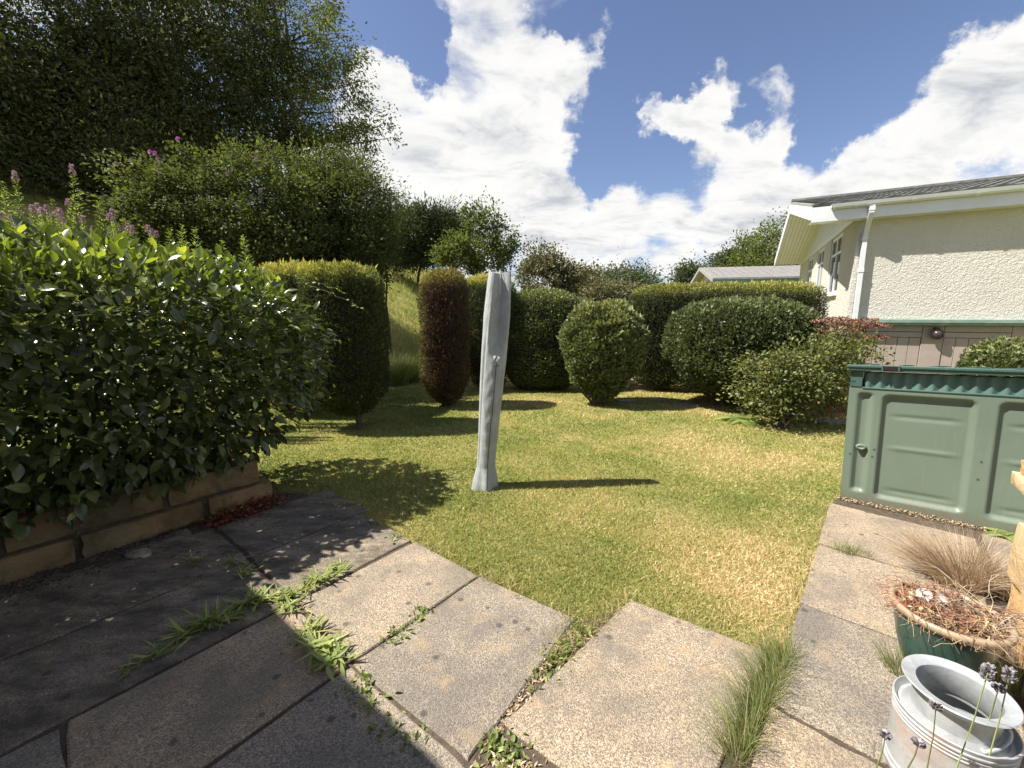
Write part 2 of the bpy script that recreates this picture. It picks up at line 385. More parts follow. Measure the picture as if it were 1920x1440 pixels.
tc_ = nt_.nodes.new('ShaderNodeTexCoord'); mp_ = nt_.nodes.new('ShaderNodeMapping'); mp_.inputs['Scale'].default_value = (1.0, 2.6, 1); mp_.inputs['Rotation'].default_value = (0, 0, -.9)
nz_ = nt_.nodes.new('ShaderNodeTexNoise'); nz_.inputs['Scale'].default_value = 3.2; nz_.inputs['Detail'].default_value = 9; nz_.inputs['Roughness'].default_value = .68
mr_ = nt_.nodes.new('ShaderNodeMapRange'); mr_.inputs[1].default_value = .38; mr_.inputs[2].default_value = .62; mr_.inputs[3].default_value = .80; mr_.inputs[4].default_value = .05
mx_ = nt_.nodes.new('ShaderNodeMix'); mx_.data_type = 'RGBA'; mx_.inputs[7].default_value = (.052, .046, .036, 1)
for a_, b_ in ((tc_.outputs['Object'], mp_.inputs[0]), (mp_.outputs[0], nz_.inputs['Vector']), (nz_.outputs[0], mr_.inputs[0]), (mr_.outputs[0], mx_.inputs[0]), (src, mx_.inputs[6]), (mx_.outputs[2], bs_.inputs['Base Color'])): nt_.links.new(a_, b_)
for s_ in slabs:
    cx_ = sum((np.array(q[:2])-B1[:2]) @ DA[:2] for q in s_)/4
    slab(s_, mat=M['slab_grimy_shaded'] if cx_ < -.25 else None)
# path slabs on the right, up to the storage box
pth = thing('side_path', None, None, (0, 0, 0)); tag(pth, kind='structure')
e0 = np.array((.81, 1.19, 0)); dirp = np.array((2.60-.81, 3.21-1.19, 0)); LP = np.linalg.norm(dirp); dirp /= LP; nrp = np.array((dirp[1], -dirp[0], 0))
ed = [-.7, .28, 1.05, 1.83, 2.66]
wid = [.72, .72, .74, .80]
for q in range(4):
    a_, b_ = ed[q]+.006, ed[q+1]-.006
    if q == 3:
        slab([e0+dirp*a_, e0+dirp*a_+nrp*.80, e0+dirp*(b_-.02)+nrp*.80, e0+dirp*b_], top=.028, parent=pth)
    else:
        slab([e0+dirp*a_, e0+dirp*a_+nrp*wid[q], e0+dirp*b_+nrp*wid[q], e0+dirp*b_], top=.03, parent=pth)
for q in range(4):
    a_, b_ = ed[q]+.1, ed[q+1]+.09
    slab([e0+dirp*a_+nrp*.82, e0+dirp*a_+nrp*1.45, e0+dirp*b_+nrp*1.45, e0+dirp*b_+nrp*.83], top=.026, parent=pth)
# soil under the slabs
def sheet(name, poly, z, mat):
    V = np.array([(p[0], p[1], z) for p in poly]); o = mk(name, V, [tuple(range(len(poly)))], mat, org=(0, 0, 0)); return tag(o, kind='structure')
sheet('soil_bed', [(-5, 0), (-3.3, -2), (2, -2), (2.9, .2), (1.5, 1.3), (1.17, 1.63), (.64, 1.98), (.36, 1.84), (-.2, 2.2), (-.66, 2.58), (-1.78, 3.42), (-2.1, 3.45), (-3.4, 1.6)][::-1] and
      [(-3.5, -2), (1.6, -2), (1.3, .9), (1.14, 1.64), (.64, 1.99), (.32, 1.84), (-.2, 2.19), (-.66, 2.57), (-1.24, 3.0), (-1.80, 3.42), (-2.02, 3.45), (-3.4, 1.6)], .011, M['soil'])
sheet('path_soil', [tuple(e0-dirp*.7+nrp*.01)[:2], tuple(e0-dirp*.7+nrp*1.5)[:2], tuple(e0+dirp*3.2+nrp*1.9)[:2], tuple(e0+dirp*2.80+nrp*.02)[:2]], .016, M['soil'])

# ================================================================== RAISED BED WALL (left)
m, t = new_mat('weathered_sandstone_block')
oi = t.n('ShaderNodeObjectInfo').outputs['Random']; co = t.n('ShaderNodeTexCoord').outputs['Object']
n1 = t.noise(co, 5, 8, .65, .4); n2 = t.noise(co, 60, 5, .7); n3 = t.noise(co, 1.6, 5, .6)
c = t.ramp(n1, [(.3, (.15, .095, .045)), (.5, (.24, .155, .075)), (.7, (.33, .23, .12))])
c = t.mix(t.n('ShaderNodeMapRange', {0: n3, 1: .45, 2: .65, 3: 0, 4: .6}).outputs[0], c, rgb(.21, .19, .15))
c = t.mix(t.n('ShaderNodeMapRange', {0: n2, 1: .55, 2: .75, 3: 0, 4: .45}).outputs[0], c, rgb(.10, .08, .05))
n4 = t.noise(co, 4.2, 9, .7, .6); c = t.mix(t.n('ShaderNodeMapRange', {0: n4, 1: .46, 2: .66, 3: 0, 4: .75}).outputs[0], c, rgb(.075, .068, .03))
c = t.n('ShaderNodeHueSaturation', {'Color': c, 'Value': t.n('ShaderNodeMapRange', {0: oi, 1: 0, 2: 1, 3: .8, 4: 1.15}).outputs[0]}).outputs[0]
b = t.n('ShaderNodeBsdfPrincipled', {'Base Color': c, 'Roughness': .9, 'Specular IOR Level': .2})
bn = t.n('ShaderNodeBump', {'Height': t.math('ADD', n1, t.math('MULTIPLY', n2, .4)), 'Strength': .7, 'Distance': .02}); t.l(bn.outputs[0], b.inputs['Normal'])
t.l(b.outputs[0], t.n('ShaderNodeOutputMaterial').inputs[0]); M['sandstone'] = m
def rough_block(o, ax, ay, az, mat, parent, name='block', seg=(7, 2, 3), amp=.006, seed=0, bev=.012):
    """block with dressed, uneven faces"""
    o, ax, ay, az = [np.asarray(q, float) for q in (o, ax, ay, az)]; r = np.random.default_rng(seed); V = {}; F = []; L = []
    def vid(i, j, k):
        key = (i, j, k)
        if key not in V:
            f = np.array((i/seg[0], j/seg[1], k/seg[2])); ed_ = sum(1 for q in (0, 1, 2) if f[q] in (0, 1))
            p = o+ax*f[0]+ay*f[1]+az*f[2]; c_ = o+(ax+ay+az)/2
            if ed_ >= 2: p = p+(c_-p)/np.linalg.norm(c_-p)*bev*(1+r.random()*.8)
            p = p+r.normal(size=3)*amp*(.5 if ed_ >= 2 else 1)*.6; V[key] = len(L); L.append(p)
        return V[key]
    n1, n2, n3 = seg
    for i in range(n1):
        for j in range(n2):
            F += [(vid(i, j, 0), vid(i, j+1, 0), vid(i+1, j+1, 0), vid(i+1, j, 0)), (vid(i, j, n3), vid(i+1, j, n3), vid(i+1, j+1, n3), vid(i, j+1, n3))]
    for i in range(n1):
        for k in range(n3):
            F += [(vid(i, 0, k), vid(i+1, 0, k), vid(i+1, 0, k+1), vid(i, 0, k+1)), (vid(i, n2, k), vid(i, n2, k+1), vid(i+1, n2, k+1), vid(i+1, n2, k))]
    for j in range(n2):
        for k in range(n3):
            F += [(vid(0, j, k), vid(0, j, k+1), vid(0, j+1, k+1), vid(0, j+1, k)), (vid(n1, j, k), vid(n1, j+1, k), vid(n1, j+1, k+1), vid(n1, j, k+1))]
    ob = mk(name, np.array(L), F, mat, parent, smooth=True); return autosmooth(ob, 40)
w0 = np.array((-3.92, .72, 0)); wd = np.array((-2.02+2.9, 3.31-2.15, 0)); wd /= np.linalg.norm(wd); wn = np.array((-wd[1], wd[0], 0))
wall = thing('raised_bed_wall', 'low sandstone block retaining wall under the glossy camellia', 'garden wall', tuple(w0))
sd_ = 1
for zc, h, cuts in ((.0, .175, [0, .75, 1.48, 2.07, 2.74, 3.22]), (.187, .19, [0, .5, 1.12, 1.78, 2.52, 3.14])):
    for a_, b_ in zip(cuts[:-1], cuts[1:]):
        rough_block(w0+wd*(a_+.006)+wn*(.012 if zc else 0)+UZ*(zc+.002), wd*(b_-a_-.012), wn*.13, UZ*h, M['sandstone'], wall, seed=sd_, amp=.007); sd_ += 1
mb = MB(); mb.box(w0+wd*.02+wn*.03+UZ*.004, wd*3.1, wn*.08, UZ*.36); mb.build('mortar', M['soil'], wall)
for q in range(3):
    rough_block(w0+wd*3.15+wn*(.14+q*.45)+UZ*.002, wn*.43, -wd*.12, UZ*.33, M['sandstone'], wall, seed=sd_, amp=.007); sd_ += 1
# bed soil
pts = [w0+wn*.1, w0+wd*3.1+wn*.1, w0+wd*3.1+wn*1.6, w0+wn*1.6]
mb = MB(); mb.box(pts[0]+UZ*.0, pts[1]-pts[0], pts[3]-pts[0], UZ*.31); o = mb.build('bed_soil', M['soil'], None, org=(0, 0, 0)); tag(o, kind='structure')

# ================================================================== HOUSE on the right
HA = math.radians(28); E1 = np.array((math.cos(HA), -math.sin(HA), 0)); E2 = np.array((-E1[1], E1[0], 0))
HC = np.array((ray(1588, 603)[0]/ray(1588, 603)[1]*8.2, 8.2, 0))
ZE, ZL, OV, OG, HW, HL, RISE = 3.58, 1.46, .23, .78, 8.2, 7.0, 1.03
m, t = new_mat('cream_roughcast_render')
co = t.n('ShaderNodeTexCoord').outputs['Object']
v1 = t.noise(co, 26, 3, .5, 1.2); v2 = t.noise(co, 2, 4)
c = t.mix(t.n('ShaderNodeMapRange', {0: v2, 1: .3, 2: .7, 3: 0, 4: 1}).outputs[0], rgb(.58, .56, .50), rgb(.545, .52, .465))
b = t.n('ShaderNodeBsdfPrincipled', {'Base Color': c, 'Roughness': .85, 'Specular IOR Level': .2})
bn = t.n('ShaderNodeBump', {'Height': v1, 'Strength': 1.0, 'Distance': .024}); t.l(bn.outputs[0], b.inputs['Normal'])
t.l(b.outputs[0], t.n('ShaderNodeOutputMaterial').inputs[0]); M['render'] = m
M['sage_trim'] = plain('sage_painted_trim', (.18, .26, .22), .5, .15, 6, dirt=(.4, .42, .36), dirt_amt=.4)
M['skirt'] = plain('taupe_upvc_skirting', (.34, .285, .255), .55, .06, 5, dirt=(.24, .19, .16), dirt_amt=.3)
M['glass'] = None
m, t = new_mat('window_glass'); b = t.n('ShaderNodeBsdfPrincipled', {'Base Color': rgb(.03, .035, .04), 'Roughness': .04, 'Specular IOR Level': .8}); t.l(b.outputs[0], t.n('ShaderNodeOutputMaterial').inputs[0]); M['glass'] = m
M['tile'] = plain('grey_brown_roof_tile', (.085, .085, .08), .9, .35, 9, bump=.5, bscale=90, dirt=(.10, .12, .09), dirt_amt=.5, dirt_scale=5)
M['verge'] = plain('grey_verge', (.25, .26, .24), .8, .2, 8)
house = thing('park_home', 'cream rendered bungalow with white gutter and taupe skirting, at the right', 'house', tuple(HC))
hp = lambda a, b, z: HC+E1*a+E2*b+UZ*z
def hbox(name, a, b, z, la, lb, lz, mat, parent=house, bev=0):
    mb = MB(); mb.box(hp(a, b, z), E1*la, E2*lb, UZ*lz, bev); return mb.build(name, mat, parent)
# long wall and gable wall as solid volumes butted
hbox('long_wall', 0, 0, ZL+.03, HL, .12, ZE-.06-ZL-.03, M['render'])
# gable wall with window openings: strips between windows
wins = [(1.35, 2.6), (3.5, 4.5), (5.3, 6.3)]
ZW0, ZW1 = 2.05, 3.36
xs = [.122]+[q for wv in wins for q in wv]+[HW]
for q in range(0, len(xs), 2):
    hbox('gable_wall', 0, xs[q], ZL+.03, .12, xs[q+1]-xs[q], ZE-.06-ZL-.03, M['render'])
for (b0, b1) in wins:
    hbox('gable_wall', 0, b0, ZL+.03, .12, b1-b0, ZW0-ZL-.03, M['render'])
    hbox('gable_wall', 0, b0, ZW1, .12, b1-b0, ZE-.06-ZW1, M['render'])
    fr = MB()
    for (x0, x1, z0, z1) in ((b0, b0+.07, ZW0, ZW1), (b1-.07, b1, ZW0, ZW1), (b0+.07, b1-.07, ZW0, ZW0+.07), (b0+.07, b1-.07, ZW1-.07, ZW1), ((b0+b1)/2-.03, (b0+b1)/2+.03, ZW0+.07, ZW1-.07), (b0+.07, (b0+b1)/2-.03, ZW1-.42, ZW1-.37), ((b0+b1)/2+.03, b1-.07, ZW1-.42, ZW1-.37)):
        fr.box(hp(.02, x0, z0), E1*.06, E2*(x1-x0), UZ*(z1-z0))
    wf = fr.build('window', M['white_upvc'], house)
    mb = MB(); mb.box(hp(.045, b0+.06, ZW0+.06), E1*.012, E2*(b1-b0-.12), UZ*(ZW1-ZW0-.12)); mb.build('pane', M['glass'], wf)
    mb = MB(); mb.box(hp(-.06, b0-.05, ZW0-.05), E1*.08, E2*(b1-b0+.1), UZ*.045); mb.build('sill', M['white_upvc'], wf)
# gable cladding triangle above
hz_ridge = lambda b: ZE-.06+RISE*(1-abs((b+OV)-(HW/2+OV))/(HW/2+OV))
hbox('trim_board', -.03, .0, ZE-.20, .028, HW, .12, M['white_upvc'])
nb_ = 14
for q in range(nb_):
    z0 = ZE-.06+q*.10
    tt = (z0-ZE+.06)/RISE; half = (HW/2+OV)*(1-tt)-.12
    if half < .3 or z0+.1 > ZE+RISE-.12: break
    half = min(half, HW/2)
    mb = MB(); mb.box(hp(-.014+.0, HW/2-half, z0+.002), E1*.03, E2*2*half, UZ*.094); mb.build('cladding_board', M['white_upvc'], house)
# roof: two slopes
rl = HL+OG
def slope_pt(a, s, side, dz=0):   # s: 0 at eave, 1 at ridge
    b = -OV+s*(HW/2+OV) if side == 0 else HW+OV-s*(HW/2+OV)
    return hp(a, b, ZE+.02+s*RISE+dz)
for side in (0, 1):
    mb = MB(); q = [slope_pt(-OG, 0, side), slope_pt(HL, 0, side), slope_pt(HL, 1, side), slope_pt(-OG, 1, side)]
    V = q+[p-UZ*.05 for p in q]
    mb.add(V, [(0, 1, 2, 3), (7, 6, 5, 4), (0, 4, 5, 1), (1, 5, 6, 2), (2, 6, 7, 3), (3, 7, 4, 0)])
    roof = mb.build('roof_deck', M['tile'], house)
    if side == 0: roof0 = roof
# tiles on the near slope: rows of interlocking tiles with a roll
rows, colsn = 11, 23
L_s = math.hypot(HW/2+OV, RISE); tw = rl/colsn; th_ = L_s/rows
sdir = (slope_pt(0, 1, 0)-slope_pt(0, 0, 0)); sdir /= np.linalg.norm(sdir); snorm = np.cross(E1, sdir); snorm *= np.sign(snorm[2])
prof = [(-.5, .012), (-.36, .014), (-.18, .03), (0, .04), (.18, .030), (.36, .014), (.5, .012)]
V = []; Fq = []
for s_ in (0, 1):
    for x_, z_ in prof: V.append(E1*x_*tw*1.0+sdir*(s_*th_*1.06-.02)+snorm*(z_*1.1+(.018 if s_ == 0 else .0)))
n_ = len(prof)
for q in range(n_-1): Fq.append((q, q+1, n_+q+1, n_+q))
base = len(V)
for x_, z_ in prof: V.append(E1*x_*tw+sdir*(-.02)+snorm*(-.004))
for q in range(n_-1): Fq.append((base+q, base+q+1, q+1, q))
me_t = bpy.data.meshes.new('tile'); me_t.from_pydata([tuple(v) for v in V], [], Fq); me_t.update(); me_t.materials.append(M['tile'])
for r_ in range(rows):
    for c_ in range(colsn):
        p = slope_pt(-OG+(c_+.5)*tw, 0, 0, .0)+sdir*(r_*th_)+snorm*.003
        o = bpy.data.objects.new('tile', me_t); COL.objects.link(o); o.parent = house; o.location = tuple(p-ORG[house.name])
        o.rotation_euler = (random.gauss(0, .004), random.gauss(0, .004), 0)
mb = MB(); mb.tube([slope_pt(-OG-.01, 1, 0, .04), slope_pt(HL, 1, 0, .04)], .09, 10); mb.build('ridge', M['tile'], house)
# fascia, gutter, soffit on the long side
hbox('fascia', -OG, -OV-.025, ZE-.27, rl, .022, .27, M['white_upvc'])
mb = MB()
gp = [(-.0, .0), (.012, -.055), (.05, -.085), (.09, -.055), (.105, .0), (.098, .0), (.085, -.05), (.05, -.078), (.018, -.05), (.006, .0)]
for a_ in (-OG+.28, HL): pass
V = []; n_ = len(gp)
for a_ in (-OG+.28, HL):
    for x_, z_ in gp: V.append(hp(a_, -OV-.027-x_, ZE+.01+z_))
mb.add(V, [(q, (q+1) % n_, n_+(q+1) % n_, n_+q) for q in range(n_)]+[tuple(range(n_))])
gut = mb.build('gutter', M['white_upvc'], house)
for a_ in (-OG+.30, -OG+.62, .02, .62, 1.42, 2.3, 3.2, 4.1):
    mb = MB(); V = []
    for aa in (a_, a_+.05):
        for x_, z_ in gp[:5]: V.append(hp(aa, -OV-.0265-x_*1.06, ZE+.006+z_*1.1))
    V2 = [v for v in V]; mb.add(V2, [(q, q+1, 6+q-1+0, 5+q) for q in range(4)]); mb.F = [(q, q+1, 5+q+1, 5+q) for q in range(4)]
    mb.build('gutter_clip', M['white_upvc'], gut)
hbox('soffit', -OG+.002, -OV, ZE-.27, rl-.004, OV-.002, .012, M['white_upvc'])
# gable overhang: barge boards and soffit boards following the rake
for side in (0, 1):
    p0 = slope_pt(-OG-.024, 0, side); p1 = slope_pt(-OG-.024, 1, side); mb = MB()
    mb.box(p0-UZ*.24, p1-p0, E1*.022, UZ*.27); mb.build('barge_board', M['white_upvc'], house)
    q0 = slope_pt(-OG, 0, side); q1 = slope_pt(-OG, 1, side); mb = MB(); mb.box(q0-UZ*.14, q1-q0, E1*(OG-.01), UZ*.012)
    sf = mb.build('gable_soffit', M['white_upvc'], house)
    nbd = 8
    mb = MB()
    for k_ in range(1, nbd):
        a_ = -OG+k_*(OG-.01)/nbd; mb.box(slope_pt(a_, .0, side)-UZ*.146, q1-q0, E1*.008, UZ*.006)
    mb.build('soffit_seam', M['verge'], sf)
# grey verge strip on the roof above the gable overhang
mb = MB(); q0 = slope_pt(-OG-.03, 0, 0, .012); q1 = slope_pt(-OG-.03, 1, 0, .012); mb.box(q0, q1-q0, E1*.06, UZ*.04); mb.build('verge_strip', M['verge'], house)
# downpipe
mb = MB()
def sq(a, b, z, w_=.036): return [hp(a-w_, b-w_*.9, z), hp(a+w_, b-w_*.9, z), hp(a+w_, b+w_*.9, z), hp(a-w_, b+w_*.9, z)]
ringz = [(.10, -OV-.075, ZE-.06), (.10, -OV-.075, ZE-.20), (.10, -OV+.05-.02, ZE-.36), (.10, -.075, ZE-.52), (.10, -.07, ZE-.62), (.10, -.07, ZL+.03)]
ringz[3] = (.10, -.10, ZE-.52)
V = [v for r_ in ringz for v in sq(*r_)]; mb.add(V, [(q*4+k_, q*4+(k_+1) % 4, q*4+4+(k_+1) % 4, q*4+4+k_) for q in range(len(ringz)-1) for k_ in range(4)])
dp = mb.build('downpipe', M['white_upvc'], house)
for z_ in (ZE-.16, ZE-.64, ZL+.9):
    b_ = -OV-.075 if z_ > ZE-.3 else -.07
    mb = MB(); mb.box(hp(.10-.043, b_-.039, z_), E1*.086, E2*.078, UZ*.07); mb.build('pipe_collar', M['white_upvc'], dp)
# corner trim
hbox('corner_trim', -.006, -.006, ZL+.03, .07, .0055, ZE-.3-ZL, M['render'])
# ledge and skirting
hbox('ledge', -.05, -.14, ZL-.045, HL, .19, .07, M['sage_trim'], bev=.01)
hbox('ledge_drip', -.04, -.11, ZL-.085, HL, .02, .04, M['sage_trim'])
px0 = 0.0
hbox('skirt_backing', .0, .05, 0, HL, .03, ZL-.06, M['skirt'])
bays = [(.16, .62, 4), (.95, 1.63, 5), (1.95, 2.63, 5), (2.95, 3.63, 5), (3.95, 4.63, 5), (4.95, 5.63, 5)]
bays = [(.30, 1.12), (1.42, 2.26), (2.56, 3.40), (3.70, 4.54), (4.84, 5.68)]
prev = 0.0
for (x0, x1) in bays:
    hbox('skirt_post', prev, .01, 0, x0-prev-.006, .035, ZL-.09, M['skirt'], bev=.004)
    hbox('skirt_rail', x0, .012, ZL-.20, x1-x0, .03, .108, M['skirt'], bev=.004)
    hbox('skirt_rail', x0, .008, ZL-.30, x1-x0, .03, .09, M['skirt'], bev=.004)
    npk = 5; wpk = (x1-x0)/npk
    for q in range(npk):
        hbox('plank', x0+q*wpk+.003, .024, .02, wpk-.006, .025, ZL-.33, M['skirt'], bev=.004)
    prev = x1+.006
hbox('skirt_post', prev, .01, 0, .3, .035, ZL-.09, M['skirt'])
hbox('skirt_side', .012, .09, 0, .03, HW-.1, ZL-.09, M['skirt'])
hbox('ledge_side', -.05, .052, ZL-.045, .15, HW-.06, .07, M['sage_trim'])
# round outdoor lamp on the skirting
LB = 1.30
M['black_iron'] = plain('black_lamp_metal', (.03, .025, .025), .4, .2, 20, metal=.3)
M['lamp_glass'] = plain('smoked_lamp_glass', (.07, .05, .05), .15, .2, 20)
LC = hp(LB, -.05, ZL-.24)
lamp = thing('wall_lamp', 'small round dark bulkhead lamp fixed to the taupe skirting', 'wall lamp', tuple(LC))
mb = MB(); n_ = 20
def disc(mb, c, r, d0, d1):
    V = [c-E2*d+(E1*math.cos(2*PI*k_/n_)+UZ*math.sin(2*PI*k_/n_))*r for d in (d0, d1) for k_ in range(n_)]
    mb.add(V, [(k_, (k_+1) % n_, n_+(k_+1) % n_, n_+k_) for k_ in range(n_)]+[tuple(range(n_, 2*n_))])
disc(mb, LC, .045, -.06, .02); mb.box(LC+UZ*.04-E1*.03-E2*.02, E1*.06, E2*.08, UZ*.08); mb.build('bracket', M['black_iron'], lamp)
mb = MB(); disc(mb, LC, .085, .02, .045); disc(mb, LC, .095, .012, .03); mb.build('ring', M['black_iron'], lamp)
mb = MB(); V = [LC-E2*(.045+.035*math.sin(f_*PI/2))+(E1*math.cos(2*PI*k_/n_)+UZ*math.sin(2*PI*k_/n_))*.06*math.cos(f_*PI/2) for f_ in (0, .35, .7, .98) for k_ in range(n_)]
mb.add(V, [(f_*n_+k_, f_*n_+(k_+1) % n_, (f_+1)*n_+(k_+1) % n_, (f_+1)*n_+k_) for f_ in range(3) for k_ in range(n_)]); mb.build('lens', M['lamp_glass'], lamp, smooth=True)

# ================================================================== the home behind the viewer (its eave throws the shade at lower left)
ez = 3.0; ep = np.array((-1.2-ez/math.tan(SUN_EL), 1.87-.04*ez/math.tan(SUN_EL), 0))
home = thing('own_bungalow', 'cream bungalow wall and eave behind the viewer, shading the patio corner', 'house', tuple(ep-DB*.8))
mb = MB(); mb.box(ep-DB*.5-DA*.3+UZ*0, DA*7.8, -DB*.15, UZ*2.85); mb.build('wall', M['render'], home)
mb = MB(); mb.box(ep-DA*.45+UZ*(ez-.12), DA*8.1, -DB*3.0, UZ*.12); mb.build('roof', M['tile'], home)

# ================================================================== neighbour bungalow far behind the hedge
r0 = at(1325, 503, 20); r1 = at(1500, 499, 19.2); f0 = at(1346, 524, 18); f1 = at(1490, 521, 17.2)
dd = (r1-r0); dd[2] = 0; Ld = np.linalg.norm(dd); dd /= Ld; zr = r0[2]; ze2 = f0[2]
dn = np.array((dd[1], -dd[0], 0)); bw = 2.4
if dn[1] > 0: dn = -dn
nh = thing('neighbour_bungalow', 'distant low bungalow with grey tiled roof behind the long clipped hedge', 'house', (r0[0], r0[1], 0))
R0 = np.array((r0[0], r0[1], zr)); 
def slope2(s, a, up=0): return R0+dd*a+dn*bw*s-UZ*((zr-ze2)*s)+UZ*up
mb = MB()
for sgn in (1, -1):
    q = [R0+dn*bw*1.05*sgn-UZ*(zr-ze2)*1.05-dd*.3, R0+dn*bw*1.05*sgn-UZ*(zr-ze2)*1.05+dd*7, R0+dd*7, R0-dd*.3]
    mb.add(q+[p-UZ*.08 for p in q], [(0, 1, 2, 3), (7, 6, 5, 4), (0, 4, 5, 1), (1, 5, 6, 2), (2, 6, 7, 3), (3, 7, 4, 0)])
M['tile_far'] = plain('far_grey_tile', (.20, .19, .18), .8, .2, 5); M['green_fascia'] = plain('dark_green_fascia', (.05, .11, .085), .5, .1, 5)
mb.build('roof', M['tile_far'], nh)
mb = MB()
for r_ in range(9):
    for c_ in range(24):
        mb.box(slope2(1-(r_/9.), c_*.29-.28, .0)+UZ*.005, dd*.27, -dn*bw/9*.96+UZ*(zr-ze2)/9*.96, UZ*(.035))
o = mb.build('roof_tiles', M['tile_far'], nh); o['kind'] = 'stuff'
mb = MB(); mb.box(R0+dn*bw*1.07-UZ*((zr-ze2)*1.07+.2)-dd*.3, dd*7.3, dn*.04, UZ*.22); mb.build('fascia', M['green_fascia'], nh)
mb = MB(); A_ = R0+dn*bw*.92+dd*.02; A_[2] = 0; Bq = R0-dn*bw*.92+dd*.02; Bq[2] = 0; zt_ = ze2-.1
mb.add([A_, Bq, Bq+UZ*zt_, R0+dd*.02-UZ*.12, A_+UZ*zt_], [(0, 1, 2, 3, 4)]); mb.add([A_, A_+dd*7, A_+dd*7+UZ*zt_, A_+UZ*zt_], [(0, 1, 2, 3)])
mb.build('wall', M['render'], nh)
for sgn in (1, -1):
    mb = MB(); p0 = R0+dn*bw*1.08*sgn-UZ*((zr-ze2)*1.08+.1)-dd*.32; p1 = R0-dd*.32-UZ*.1; mb.box(p0, p1-p0, dd*.03, UZ*.15); mb.build('barge_board', M['verge'], nh)

# ================================================================== green plastic storage box
def green_plastic(name, col, rough=.45, fade=(.30, .40, .30)):
    m, t = new_mat(name); co = t.n('ShaderNodeTexCoord').outputs['Object']
    n1 = t.noise(co, 1.6, 6, .6, .5); n2 = t.noise(co, 45, 5, .7); st = t.noise(t.n('ShaderNodeMapping', {'Vector': co, 'Scale': (14, 14, 1.2)}).outputs[0], 3, 5, .6)
    c = t.mix(t.n('ShaderNodeMapRange', {0: n1, 1: .35, 2: .68, 3: 0, 4: .55}).outputs[0], rgb(*col), rgb(*fade))
    c = t.mix(t.n('ShaderNodeMapRange', {0: st, 1: .55, 2: .75, 3: 0, 4: .25}).outputs[0], c, rgb(.23, .25, .19))
    c = t.mix(t.n('ShaderNodeMapRange', {0: n2, 1: .60, 2: .76, 3: 0, 4: .5}).outputs[0], c, rgb(.10, .12, .08))
    zz = t.n('ShaderNodeSeparateXYZ', {0: co}).outputs[2]; sp1 = t.math('ADD', t.math('MULTIPLY', zz, -3.2), t.math('ADD', t.math('MULTIPLY', n2, .9), t.math('MULTIPLY', n1, .5)))
    c = t.mix(t.n('ShaderNodeMapRange', {0: sp1, 1: .30, 2: .62, 3: 0, 4: .7}).outputs[0], c, rgb(.16, .13, .09))
    sc2 = t.noise(t.n('ShaderNodeMapping', {'Vector': co, 'Scale': (1, 1, 5), 'Rotation': (.3, .2, 0)}).outputs[0], 16, 6, .75, .8)
    c = t.mix(t.n('ShaderNodeMapRange', {0: sc2, 1: .62, 2: .70, 3: 0, 4: .3}).outputs[0], c, rgb(.30, .34, .28))
    b = t.n('ShaderNodeBsdfPrincipled', {'Base Color': c, 'Roughness': rough, 'Specular IOR Level': .4})
    bn = t.n('ShaderNodeBump', {'Height': n2, 'Strength': .12, 'Distance': .004}); t.l(bn.outputs[0], b.inputs['Normal'])
    t.l(b.outputs[0], t.n('ShaderNodeOutputMaterial').inputs[0]); return m
M['shed_body'] = green_plastic('sage_green_plastic', (.130, .172, .130), fade=(.17, .212, .165)); M['shed_lid'] = green_plastic('teal_green_plastic', (.045, .098, .082), fade=(.085, .145, .125))
SU = np.array((.763, -.645, .032)); SU /= np.linalg.norm(SU); SN = np.array((-.645, -.763, 0)); SN /= np.linalg.norm(SN)   # SN points to the viewer
SZ = np.cross(SU, -SN); SZ /= np.linalg.norm(SZ)
if SZ[2] < 0: SZ = -SZ
S0 = np.array((2.745, 3.285, .0))
shed = thing('storage_box', 'waist high green plastic garden store with teal lid beside the path', 'garden store', tuple(S0))
sp_ = lambda u, z, d=0.: S0+SU*u+SZ*z-SN*d      # d = depth behind the front
SWD, SD, SH = 1.50, .82, 1.02
def front_panel(u0, u1, z0, z1, holes):
    """front skin as a height field: recessed panels with soft walls"""
    us = sorted(set(np.round(np.concatenate([np.arange(u0, u1+1e-6, .0125)]), 4))); zs = list(np.arange(z0, z1+1e-6, .0125))
    U, Z = np.meshgrid(us, zs); Dp = np.zeros_like(U)
    for (a0, a1, c0, c1, rad, dep) in holes:
        qx = np.abs(U-(a0+a1)/2)-((a1-a0)/2-rad); qz = np.abs(Z-(c0+c1)/2)-((c1-c0)/2-rad)
        sdv = np.hypot(np.maximum(qx, 0), np.maximum(qz, 0))+np.minimum(np.maximum(qx, qz), 0)-rad
        Dp = np.maximum(Dp, dep*np.clip(-sdv/.022, 0, 1))
        if a1-a0 > .3:   # moulded creases across the panel
            for zc, sg in ((c1-.17, 1), (c1-.42, -1), (c0+.07, 1)):
                wv = np.clip(1-np.abs(Z-zc+ (U-a0)*.0)/.02, 0, 1)*np.clip(np.minimum(U-a0-.04, a1-.04-U)/.08, 0, 1)
                Dp = Dp + sg*.008*wv*(Dp > dep*.9)
    nU, nZ = len(us), len(zs); V = np.array([sp_(u, z, d) for u, z, d in zip(U.ravel(), Z.ravel(), Dp.ravel())])
    i, j = np.meshgrid(np.arange(nU-1), np.arange(nZ-1)); a = (j*nU+i).ravel()
    return V, np.stack([a, a+1, a+nU+1, a+nU], 1)
HB = .06
V, F = front_panel(0, SWD, .0, .9625, [(.055, .145, .10, .915, .02, .028), (.20, .70, .075, .91, .045, .03), (.80, 1.30, .075, .91, .045, .03), (1.355, 1.445, .10, .915, .02, .028)])
o = mk('front_panel', V, F, M['shed_body'], shed, smooth=True)
